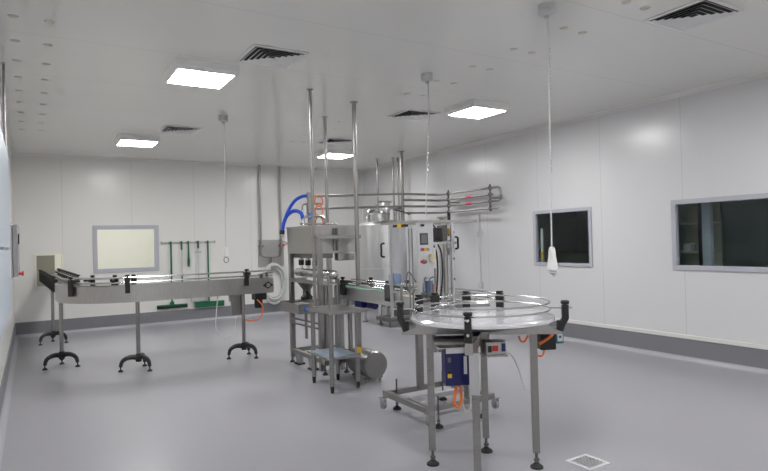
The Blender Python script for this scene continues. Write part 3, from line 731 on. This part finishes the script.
# ------------------------------------------------------------------ conveyor 2 (filler to the rotary table)
c2 = thing('outfeed_conveyor', 'straight stainless outfeed conveyor leading from the filler towards the round table', 'conveyor', (3.17, 5.0, 0))
ca, cb_, ye, ys = 3.08, 3.27, 3.72, 6.25
for X in (ca, cb_): MB().bb(X-.004, X+.004, ye, ys, .845, .985).build('side_plate', 'bright', c2)
MB().bb(ca+.004, cb_-.004, ye+.01, ys-.01, .95, .965).build('belt', 'belt', c2)
MB().bb(ca+.004, cb_-.004, ye+.01, ys-.01, .85, .857).build('bottom_plate', 'sheet', c2)
for X in (ca+.01, cb_-.01):
    for z in (1.01, 1.055): MB().tube(smoothpath([(X, ys-.1, z), (X, 5.2, z), (X-.005, 4.4, z), (X-.03, ye-.1, z), (X-.14, ye-.36, z)], 6), .007, 8).build('guide_rail', 'polish', c2)
MB().tube([(ca-.006, ys-.05, 1.0), (ca-.012, 5.5, .985), (ca-.012, 5.0, .995)], .005, 6).build('green_light_strip', mat('pale_green_strip', (.25, .62, .45), .3), c2)
for Y in (4.97, 5.96): clamp(c2, (ca-.004, Y), (-1, 0), .895, 1.085, wd=.10)
MB().bb(ca-.004, cb_+.004, ye-.006, ye, .845, .985).build('end_plate', 'sheet', c2)
for Y in (5.0, 5.75): clamp(c2, (cb_+.004, Y), (1, 0), .98, 1.075, wd=.06)
MB().bb(ca-.06, ca-.004, 4.25, 4.72, .965, .972).build('cream_guide', 'cream', c2)
for X in (3.12, 3.23):
    MB().bb(X-.02, X+.02, 6.13, 6.17, 0, .85).build('leg', 'steel', c2)
mo2 = MB(); mo2.bb(3.10, 3.25, 5.62, 5.78, .765, .845); mo2.cyl((3.18, 5.58, .80), (3.18, 5.45, .80), .04, n=16)
mo2.build('drive_motor', 'navy', c2, bevel=.004)

# ------------------------------------------------------------------ capping machine on its mobile base
cm = thing('capping_machine', 'bottle capping machine with clear acrylic guard doors on a low wheeled frame', 'capping machine', (3.0, 4.1, 0))
fx0, fx1, fy0, fy1 = 2.65, 3.38, 3.80, 4.46
b_ = MB(); b_.bb(fx0, fx1, fy0, fy0+.05, .12, .17); b_.bb(fx0, fx1, fy1-.05, fy1, .12, .17); b_.bb(fx0, fx0+.05, fy0+.05, fy1-.05, .12, .17); b_.bb(fx1-.05, fx1, fy0+.05, fy1-.05, .12, .17)
b_.build('base_frame', 'steel', cm, bevel=.003)
MB().bb(2.72, 3.30, 4.10, 4.15, .125, .165).build('cross_member', 'bright', cm)
for X, Y in ((2.76, 4.44), (3.27, 4.44), (2.755, 3.77), (3.22, 3.77)):
    if Y > 4: foot(cm, X, Y-.045, .27, .038, .008)
    else: foot(cm, X, Y+.0, .25, .038, .008)
for X, Y, dx, dy in ((fx0-.03, fy1-.06, -1, 0), (fx1+.03, fy1-.06, 1, 0), (fx0+.02, fy0-.025, -1, -1), (fx1+.03, fy0+.03, 1, -1)):
    ck = MB(); ck.bb(X-.03, X+.03, Y-.03, Y+.03, .118, .124); ck.bb(X-.022, X-.018, Y-.02, Y+.02, .05, .12); ck.bb(X+.018, X+.022, Y-.02, Y+.02, .05, .12)
    co = ck.build('caster', 'polish', cm)
    MB().lathe([(0, -.014), (.035, -.014), (.038, 0), (.035, .014), (0, .014)], (X, Y, .062), 20, 'X').build('wheel', 'grey', co)
for X, Y in ((3.02, 4.40), (3.14, 3.86)):
    MB().bb(X-.027, X+.027, Y-.027, Y+.027, .15, .845).build('post', 'steel', cm, bevel=.003)
MB().bb(2.96, 3.36, 3.83, 4.42, .825, .845).build('bed_plate', 'sheet', cm, bevel=.002)
MB().bb(2.64, 2.97, 3.83, 3.86, .825, .845).bb(2.64, 2.97, 4.245, 4.275, .825, .845).build('guard_support', 'steel', cm)
gx0, gx1, gy0, gy1, gz0, gz1 = 2.65, 3.24, 3.84, 4.38, 1.0, 1.64
for X, Y in ((gx0, gy0), (gx1, gy1), (gx0, 4.26), (2.99, gy0)):
    MB().bb(X-.011, X+.011, Y-.011, Y+.011, .83, gz1).build('guard_post', 'bright', cm)
tpf = MB(); tpf.bb(gx0-.012, gx1+.012, gy0-.012, gy0+.012, gz1, gz1+.022); tpf.bb(gx0-.012, gx1+.012, gy1-.012, gy1+.012, gz1, gz1+.022); tpf.bb(gx0-.012, gx0+.012, gy0, gy1, gz1, gz1+.022); tpf.bb(gx1-.012, gx1+.012, gy0, gy1, gz1, gz1+.022)
tpf.bb(2.97, 3.07, gy0, gy1, gz1, gz1+.018)
tpf.build('guard_top_frame', 'sheet', cm)
def handle(par, p, ax, h=.10):
    x, y, z = p; d = (-.03, 0) if ax == 'X' else (0, -.03)
    MB().tube(smoothpath([(x, y, z-h/2), (x+d[0], y+d[1], z-h/2+.01), (x+d[0], y+d[1], z), (x+d[0], y+d[1], z+h/2-.01), (x, y, z+h/2)], 5), .009, 8).build('handle', 'black', par)
gd = MB().bb(gx0-.006, gx0, gy0+.012, gy1+.02, gz0, gz1-.01).build('guard_door', 'acryl', cm, smooth=False); handle(gd, (gx0-.006, 4.355, 1.42), 'X', .12)
gd2 = MB().bb(3.0, gx1, gy0-.006, gy0, gz0, gz1-.01).build('guard_door', 'acryl', cm, smooth=False); handle(gd2, (3.025, gy0-.006, 1.47), 'Y', .10)
for z in (1.34, 1.17): MB().cyl((3.0, gy0-.012, z), (3.0, gy0, z), .009, n=10).build('hinge_knob', 'black', gd2)
# control panel at the front corner
cp_ = MB().bb(2.655, 2.81, gy0+.012, gy0+.02, 1.0, gz1).build('control_panel', 'bright', cm)
def onpanel(u0, u1, z0, z1, th=.008): return MB().bb(u0, u1, gy0+.012-th, gy0+.012, z0, z1)
onpanel(2.666, 2.744, 1.462, 1.556, .02).build('screen_bezel', 'black', cp_, bevel=.003)
onpanel(2.676, 2.734, 1.474, 1.546, .0215).build('screen', 'lcdg', cp_)
for u, mm in ((2.660, 'cyan'), (2.686, 'red'), (2.712, 'yellow'), (2.738, 'grey')):
    MB().lathe([(0, -.022), (.012, -.022), (.012, -.006), (.014, 0), (0, 0)], (u+.004, gy0+.012, 1.424), 12, 'Y').build('push_button', mm, cp_)
MB().lathe([(0, -.03), (.014, -.03), (.014, -.01), (.02, -.008), (.02, 0), (0, 0)], (2.71, gy0+.012, 1.325), 14, 'Y').build('selector_knob', 'darksteel', cp_)
MB().lathe([(0, -.02), (.012, -.02), (.012, 0), (0, 0)], (2.685, gy0+.012, 1.325), 14, 'Y').build('red_knob', 'red', cp_)
onpanel(2.69, 2.71, 1.61, 1.628, .02).build('latch', 'black', cp_)
onpanel(2.775, 2.805, 1.32, 1.385, .03).build('solenoid_valve', 'cream', cp_)
onpanel(2.72, 2.78, 1.03, 1.17, .02).build('blue_module', mat('slate_blue_plastic', (.10, .16, .30), .4), cp_)
onpanel(2.785, 2.808, 1.05, 1.14, .02).build('terracotta_module', mat('terracotta_plastic', (.50, .24, .14), .5), cp_)
MB().tube(smoothpath([(2.70, gy0-.02, 1.20), (2.66, gy0-.05, 1.17), (2.655, gy0-.05, 1.10), (2.70, gy0-.05, 1.06), (2.74, gy0-.03, 1.10), (2.74, gy0-.02, 1.18), (2.78, gy0-.02, 1.2)], 6), .006, 7).build('cable_loop', 'darksteel', cp_)
rg = MB(); rg.lathe([(0, -.02), (.022, -.02), (.022, 0), (0, 0)], (2.68, gy0, 1.06), 14, 'Y'); rg.lathe([(0, -.02), (.022, -.02), (.022, 0), (0, 0)], (2.73, gy0, 1.05), 14, 'Y'); rg.bb(2.65, 2.80, gy0-.02, gy0, 1.0, 1.02)
rg.build('air_regulator', 'darksteel', cp_)
# capping head behind the open front
hx = 2.94
MB().cyl((hx+.06, 3.95, .845), (hx+.06, 3.95, 1.64), .026, n=18).build('main_column', 'bright', cm)
MB().bb(2.815, 3.09, 3.87, 3.98, 1.462, 1.482).build('head_plate', 'bright', cm)
hb = MB(); hb.bb(2.935, 2.985, 3.89, 3.97, 1.49, 1.62); hb.cyl((2.925, 3.93, 1.482), (2.925, 3.93, 1.50), .03); hb.build('head_gearbox', 'darksteel', cm, bevel=.004)
MB().bb(2.872, 2.918, 3.875, 3.95, 1.50, 1.60).build('head_motor', 'black', cm, bevel=.004)
MB().bb(2.818, 2.90, 3.855, 3.93, 1.482, 1.50).build('black_slide', 'black', cm)
MB().tube(smoothpath([(2.87, 3.9, 1.60), (2.83, 3.89, 1.62), (2.81, 3.89, 1.56), (2.83, 3.89, 1.48)], 6), .007, 7).build('blue_air_tube', 'navy', cm)
for X in (2.855, 2.905):
    MB().tube(smoothpath([(X, 3.92, 1.462), (X+.02, 3.9, 1.38), (X+.025, 3.9, 1.20), (X+.01, 3.92, .99)], 6), .007, 7).build('black_cable', 'black', cm)
MB().cyl((2.965, 3.9, .846), (2.965, 3.9, 1.462), .02, n=14).build('guide_column', 'sheet', cm)
MB().bb(3.0, 3.03, 3.885, 3.925, 1.545, 1.585).build('brass_fitting', 'yellow', cm)
vv = MB(); vv.cyl((3.02, 4.0, gz1+.018), (3.02, 4.0, gz1+.05), .03, n=14); vv.lathe([(.0, gz1+.06), (.05, gz1+.055), (.05, gz1+.045), (0, gz1+.04)], (3.02, 4.0, 0), 16)
for X, z, l in ((3.035, 1.56, .07), (3.05, 1.47, .05), (3.035, 1.40, .06)):
    MB().cyl((X, 3.93, z-l/2), (X, 3.93, z+l/2), .016, n=14).cyl((X, 3.87, z), (X, 3.93, z), .011, n=10).build('air_valve', 'polish', cm)
for X, z in ((2.835, 1.40), (2.84, 1.30)):
    MB().cyl((X, 3.88, z-.035), (X, 3.88, z+.035), .013, n=12).build('air_filter', 'wplas', cm)
MB().cyl((2.838, 3.88, .99), (2.838, 3.88, 1.37), .005, n=8).build('filter_rod', 'darksteel', cm)
MB().bb(2.66, 3.0, 3.86, 3.88, .985, 1.0).build('lower_rail', 'sheet', cm)
MB().tube(smoothpath([(2.66, 3.90, 1.16), (2.66, 4.0, 1.24), (2.665, 4.05, 1.15), (2.66, 3.98, 1.06), (2.665, 3.92, 1.10)], 6), .006, 7).build('cable_loop', 'darksteel', cm)
vv.build('top_fitting', 'steel', cm)
for Y in (4.33, 4.235):
    MB().lathe([(0, 0), (.028, 0), (.03, .005), (.03, .075), (.022, .09), (0, .09)], (2.70, Y, 1.125), 18).build('blue_cap_cup', 'bluecup', cm)
MB().bb(2.662, 2.76, 4.05, 4.37, 1.115, 1.125).build('cup_shelf', 'sheet', cm)
MB().cyl((2.75, 4.26, .845), (2.75, 4.26, 1.116), .012).build('shelf_post', 'steel', cm)
ys_ = MB(); ys_.bb(gx0-.03, gx0+.01, 4.04, 4.10, gz1-.03, gz1); ys_.build('yellow_interlock', 'yellow', cm)
ys2 = MB(); ys2.bb(gx0-.028, gx0+.008, 4.10, 4.17, gz1-.027, gz1-.006); ys2.bb(gx0-.028, gx0+.008, 3.99, 4.04, gz1-.027, gz1-.006); ys2.build('interlock_switch', 'black', cm)
for X, z in ((2.66, 1.0),): 
    for Y in (4.05, 4.0): MB().cyl((2.70, Y, .845), (2.70, Y, 1.60), .006, n=8).build('thin_rod', 'steel', cm)

# ------------------------------------------------------------------ rotary accumulation table
CX, CY, RD, ZD = 2.495, 2.915, .462, 1.0
ro = thing('rotary_table', 'round stainless rotary accumulation table on four legs in the foreground', 'rotary table', (CX, CY, 0))
MB().lathe([(0, ZD), (RD-.03, ZD), (RD-.026, ZD+.004), (RD-.022, ZD), (RD-.004, ZD), (RD, ZD-.004), (RD, ZD-.020), (RD-.01, ZD-.024), (0, ZD-.024)], (CX, CY, 0), 96).build('turntable_disc', 'disc', ro)
MB().lathe([(0, .915), (.16, .915), (.20, .925), (.36, .955), (.40, ZD-.024), (0, ZD-.024)], (CX, CY, 0), 64).build('under_tray', 'darksteel', ro)
AE0 = -39.4
LEG = {'a': (2.267, 3.177), 'e': (2.789, 2.749), 'f': (2.270, 2.722), 'd': (2.714, 3.154)}
def leg(k, z1=.872):
    X, Y = LEG[k]; an = math.atan2(Y-CY, X-CX)
    l = MB().box((X, Y, (.10+z1)/2), (.046, .046, z1-.10), R(AE0)).build('leg', 'steel', ro, bevel=.003)
    f = foot(l, X, Y, .105, .042, .010)
    return l
for k in LEG: leg(k)
for a, b in (('a', 'e'), ('f', 'd')):
    A, B = Vector((*LEG[a], 0)), Vector((*LEG[b], 0)); c = Vector((CX, CY, 0)); an = math.atan2((B-A).y, (B-A).x)
    L = 1.04; mid = (A+B)/2
    if a == 'f': L = .80; mid = (A+B)/2 + (B-A).normalized()*.07
    MB().box((mid.x, mid.y, .893), (L, .055, .044), an).build('cross_bar', 'sheet', ro, bevel=.003)
A, B = Vector((*LEG['a'], 0)), Vector((*LEG['e'], 0)); an = math.atan2((B-A).y, (B-A).x); dd = (B-A).normalized()
for sg in (-1, 1):
    p = Vector((CX, CY, 0))+dd*sg*.30
    MB().box((p.x, p.y, .944), (.26, .008, .060), an).build('gusset_plate', 'sheet', ro)
def rim_clamp(ang, knob=True, tall=1.085, hook=True):
    a = R(ang); d = Vector((math.cos(a), math.sin(a), 0)); c = Vector((CX, CY, 0))
    m = MB(); p = c+d*(RD+.028)
    m.box((p.x, p.y, .935), (.03, .045, .06), a)
    q = c+d*(RD+.032); 
    if hook:
        m2 = [(c+d*(RD+.03)+Vector((0, 0, .90))), (c+d*(RD+.045)+Vector((0, 0, .94))), (c+d*(RD+.068)+Vector((0, 0, .98))), (c+d*(RD+.068)+Vector((0, 0, tall-.02)))]
        m.tube(m2, .024, 8)
        q = c+d*(RD+.068)
    else:
        m.box((q.x, q.y, (.925+tall)/2-.01), (.022, .040, tall-.925-.02), a)
    o = m.build('rail_clamp', 'black', ro, bevel=.003)
    MB().lathe([(0, 0), (.014, 0), (.014, .012), (.026, .016), (.028, .032), (.02, .038), (0, .038)], (q.x, q.y, tall-.03), 14).build('clamp_knob', 'black', o)
    MB().cyl(c+d*(RD-.03)+Vector((0, 0, 1.045)), c+d*(RD+.11)+Vector((0, 0, 1.045)), .005, n=8).build('clamp_rod', 'polish', o)
    if not hook:
        for z in (.95, 1.035): MB().cyl(q+d*.011+Vector((0, 0, z)), q+d*.015+Vector((0, 0, z)), .009, n=10).build('bolt', 'bright', o)
    return o
AE = math.degrees(math.atan2(LEG['e'][1]-LEG['a'][1], LEG['e'][0]-LEG['a'][0]))
rim_clamp(AE); rim_clamp(AE+180)
rim_clamp(math.degrees(math.atan2(LEG['f'][1]-CY, LEG['f'][0]-CX)), tall=1.075, hook=False)
# the steel carrier of the front clamp
d = (Vector((*LEG['f'], 0))-Vector((CX, CY, 0))).normalized(); p = Vector((CX, CY, 0))+d*(RD-.005)
q = Vector((*LEG['f'], 0)); mid = (p+q)/2; an = math.atan2(d.y, d.x)
MB().box((mid.x, mid.y, .872), ((p-q).length+.06, .05, .06), an).build('clamp_carrier', 'sheet', ro, bevel=.003)
q = Vector((CX, CY, 0))+d*(RD+.026); MB().box((q.x, q.y, .885), (.012, .046, .10), an).build('clamp_bracket', 'sheet', ro, bevel=.002)
q = Vector((*LEG['f'], 0))+d*.028; MB().box((q.x, q.y, .69), (.006, .06, .25), an).build('mounting_plate', 'bright', ro)
def inner_clamp(ang, z0=1.0, z1=1.10, wd=.06):
    a = R(ang); d = Vector((math.cos(a), math.sin(a), 0)); p = Vector((CX, CY, 0))+d*(RD+.02)
    m = MB(); m.box((p.x, p.y, 1.075), (.035, wd, .05), a); m.box((p.x, p.y, 1.01), (.03, wd*.9, .05), a)
    m.box((*(p+d*.0).to_2d(), .965), (.012, .025, .06), a)
    o = m.build('rail_clamp', 'black', ro, bevel=.003)
    MB().lathe([(0, 0), (.012, 0), (.026, .006), (.026, .018), (0, .02)], (p.x, p.y, 1.10), 12).build('clamp_knob', 'black', o)
for an in (112, 92, 62, 33): inner_clamp(an)
MB().box((CX+(RD+.02)*math.cos(R(62)), CY+(RD+.02)*math.sin(R(62)), 1.043), (.02, .05, .03), R(62)).build('white_sensor', 'wplas', ro)
for z, r in ((1.045, RD-.03), (1.09, RD-.03)):
    MB().tube([(CX+r*math.cos(R(a)), CY+r*math.sin(R(a)), z) for a in range(112, 112+344, 4)], .0055, 8).build('guide_rail', 'polish', ro)
pts = [(CX+(RD-.14)*math.cos(R(a)), CY+(RD-.14)*math.sin(R(a)), 1.045) for a in range(40, 130, 6)]
MB().tube(pts, .0055, 8).build('inner_guide_rail', 'polish', ro)
MB().tube(smoothpath([(3.10, 3.78, 1.055), (2.95, 3.5, 1.05), (2.78, 3.35, 1.05), (2.6, 3.30, 1.05), (2.45, 3.2, 1.05)], 6), .0055, 8).build('infeed_rail', 'polish', ro)
# drive gearbox, inverter, control box under the disc
gb = MB(); gb.cyl((2.185, 3.02, .835), (2.36, 2.91, .835), .052, n=26); gb.cyl((2.36, 2.91, .83), (2.42, 2.87, .83), .055, n=22); gb.cyl((CX, CY, .80), (CX, CY, .916), .05, n=20); gb.bb(2.40, 2.53, 2.88, 3.0, .77, .86)
gb.build('gear_motor', 'steel', ro)
an = -R(26)
ex, ey = Vector((math.cos(an), math.sin(an), 0)), Vector((-math.sin(an), math.cos(an), 0))
pc = Vector((2.268, 2.89, 0))
def rot_box(mb, u0, u1, v0, v1, z0, z1):
    c = pc+ex*((u0+u1)/2)+ey*((v0+v1)/2); return mb.box((c.x, c.y, (z0+z1)/2), (u1-u0, v1-v0, z1-z0), an)
shd = MB(); rot_box(shd, -.125, .13, -.075, .09, .83, .836); rot_box(shd, -.085, .13, -.08, -.075, .80, .836); rot_box(shd, -.13, -.125, -.03, .09, .80, .836)
shd.build('motor_shroud', 'bright', ro)
iv = rot_box(MB(), -.085, .085, -.05, .08, .595, .82).build('inverter_box', 'navy', ro, bevel=.004)
rot_box(MB(), .03, .050, -.052, -.05, .665, .775).build('white_label', 'label', iv)
rot_box(MB(), -.072, -.047, -.054, -.05, .645, .67).build('yellow_terminal', 'yellow', iv)
rot_box(MB(), -.075, -.043, -.053, -.05, .67, .69).build('black_terminal', 'black', iv)
rot_box(MB(), -.07, -.05, -.052, -.05, .74, .77).build('key_pad', 'lcdg', iv)
rot_box(MB(), .087, .105, -.045, .08, .59, .82).build('heat_sink', 'bright', iv)
q0 = pc+ex*-.01+ey*-.02
MB().tube(smoothpath([q0+Vector((0, 0, .595)), q0+ex*-.02+Vector((0, 0, .49)), q0+ex*.0+Vector((0, 0, .455)), q0+ex*.025+Vector((0, 0, .49)), q0+ex*.02+Vector((0, 0, .595))], 6), .010, 8).build('orange_cable', 'orange', iv)
MB().tube(smoothpath([q0+ex*.03+Vector((0, 0, .595)), q0+ex*.035+Vector((0, 0, .47)), q0+ex*.06+Vector((0, 0, .42)), q0+ex*.085+Vector((0, 0, .45)), q0+ex*.08+Vector((0, 0, .595))], 6), .006, 8).build('white_cable', 'cablew', iv)
pc2 = Vector((2.72, 2.95, 0))
swb = MB(); c = Vector((2.488, 2.792, 0)); swb.box((c.x, c.y, .812), (.13, .10, .085), an)
sw = swb.build('switch_box', 'sheet', ro, bevel=.005)
fc = c-ey*.051
MB().box((*(fc+ex*-.008).to_2d(), .815), (.034, .02, .034), an).build('red_switch', 'red', sw)
MB().box((*(fc+ex*.045).to_2d(), .818), (.024, .01, .05), an).build('navy_plate', 'navy', sw)
MB().box((*(fc-ex*.042).to_2d(), .81), (.022, .01, .04), an).build('black_plate', 'black', sw)
MB().box((*(c).to_2d(), .765), (.145, .115, .01), an).build('mounting_tray', 'sheet', sw)
e0 = c+ex*.066
MB().tube(smoothpath([e0+Vector((0, 0, .785)), e0+ex*.05+Vector((0, 0, .75)), e0+ex*.09+Vector((0, 0, .66)), e0+ex*.125+Vector((0, 0, .53))], 7), .004, 7).build('hanging_wire', 'cablew', sw)
# teal controller at the right bar end
pc = Vector((2.868, 2.70, 0))
tb = rot_box(MB(), -.035, .07, .03, .13, .755, .89).build('sensor_controller', 'black', ro, bevel=.006)
rot_box(MB(), .07, .122, .03, .10, .795, .888).build('teal_cover', 'teal', tb, bevel=.004)
rot_box(MB(), .079, .113, .027, .03, .81, .876).build('white_label', 'label', tb)
rot_box(MB(), .088, .104, .025, .027, .832, .848).build('label_print', 'lcdg', tb)
c0 = pc+ey*.0
MB().tube(smoothpath([c0+ex*-.05+ey*.02+Vector((0, 0, .80)), c0+ex*-.02+ey*.01+Vector((0, 0, .82)), c0+ex*.02+ey*.01+Vector((0, 0, .845)), c0+ex*.045+ey*.03+Vector((0, 0, .855))], 6), .010, 8).build('orange_cable', 'orange', tb)
MB().tube(smoothpath([c0+ex*-.19+Vector((0, 0, .862)), c0+ex*-.18+Vector((0, 0, .83)), c0+ex*-.155+Vector((0, 0, .825)), c0+ex*-.13+Vector((0, 0, .862))], 6), .007, 8).build('orange_cable_loop', 'orange', tb)
MB().tube(smoothpath([c0+ex*-.115+Vector((0, 0, .862)), c0+ex*-.11+Vector((0, 0, .80)), c0+ex*-.085+ey*.03+Vector((0, 0, .74)), c0+ex*-.03+ey*.03+Vector((0, 0, .72)), c0+ex*0+ey*.05+Vector((0, 0, .765))], 6), .007, 8).build('orange_cable', 'orange', tb)
MB().bb(2.292, 2.312, 3.165, 3.18, .835, .865).build('cyan_tag', 'cyan', ro)

# ------------------------------------------------------------------ dim things beyond the windows
t = thing('storage_rack', 'pale grey-green storage rack standing dimly behind the large right window', 'rack', (7.3, 4.2, 0))
MB().bb(7.10, 7.14, 4.095, 4.15, 0, 2.2).build('upright', 'black', t); MB().bb(7.08, 7.14, 3.985, 4.09, 0, 2.2).build('end_panel', 'bluew', t); MB().bb(7.10, 7.14, 4.44, 4.5, 0, 2.2).build('upright', 'black', t)
MB().bb(7.5, 7.53, 4.09, 4.55, 0, 2.2).build('back_panel', mat('green_grey_board', (.52, .53, .44), .5), t)
for z in (.9, 1.25, 1.62): MB().bb(7.14, 7.5, 4.10, 4.5, z, z+.025).build('shelf', 'darkitem', t)
for k, (y, z) in enumerate(((4.2, 1.275), (4.36, 1.275), (4.3, .925))):
    tag(recentre(MB().bb(7.2, 7.34, y-.05, y+.05, z, z+.09).build('storage_box', 'lgrey', bevel=.004), (7.27, y, z)), ('small pale box at the right end of the dim rack shelf', 'small pale box at the left end of the dim rack shelf', 'small pale box on the lowest visible shelf of the dim rack')[k], 'box')
t = thing('level_gauge', 'narrow white and yellow strip gauge seen through the small right window', 'gauge', (6.72, 6.38, 0))
MB().bb(6.71, 6.735, 6.365, 6.40, 1.27, 1.63).build('white_tube', 'wplas', t); MB().bb(6.71, 6.735, 6.365, 6.40, 1.17, 1.27).build('yellow_tube', 'yellow', t); MB().bb(6.70, 6.745, 6.36, 6.405, 0, 1.17).build('stand', 'darkitem', t)
o = MB().bb(8.4, 9.0, 6.6, 8.3, 0, 1.16).bb(8.35, 9.05, 6.55, 8.35, 1.16, 1.2).build('side_counter', 'darkitem'); recentre(o, (8.7, 7.4, 0)); tag(o, 'dark counter barely visible beyond the small right window', 'counter')
o = MB().bb(9.6, 9.9, 2.7, 3.3, 1.1, 1.9).bb(9.55, 9.6, 2.75, 3.25, 1.15, 1.85).build('dark_locker', 'darkitem'); 
for v_ in o.data.vertices:
    if v_.co.z < 1.12: v_.co.z = 0
recentre(o, (9.7, 3, 0)); tag(o, 'dark locker faintly seen deep in the room behind the large window', 'locker')
o = MB().bb(-.5, .37, YB+.9, YB+.93, 0, 1.47).build('room_divider', mat('beige_board', (.42, .40, .36), .5)); recentre(o, (0, YB+.9, 0)); tag(o, 'beige board seen through the conveyor hatch in the back wall', 'board')
# ceiling lamp of the bright room behind the back window
t = thing('strip_lamp', 'ceiling strip lamp lighting the bright room behind the back window', 'lamp', (1.6, YB+1.6, 2.9))
MB().bb(.6, 2.6, YB+1.3, YB+1.9, 2.85, 2.899).build('lamp_housing', 'wplas', t); MB().bb(.62, 2.58, YB+1.32, YB+1.88, 2.835, 2.85).build('diffuser', 'lampn', t)
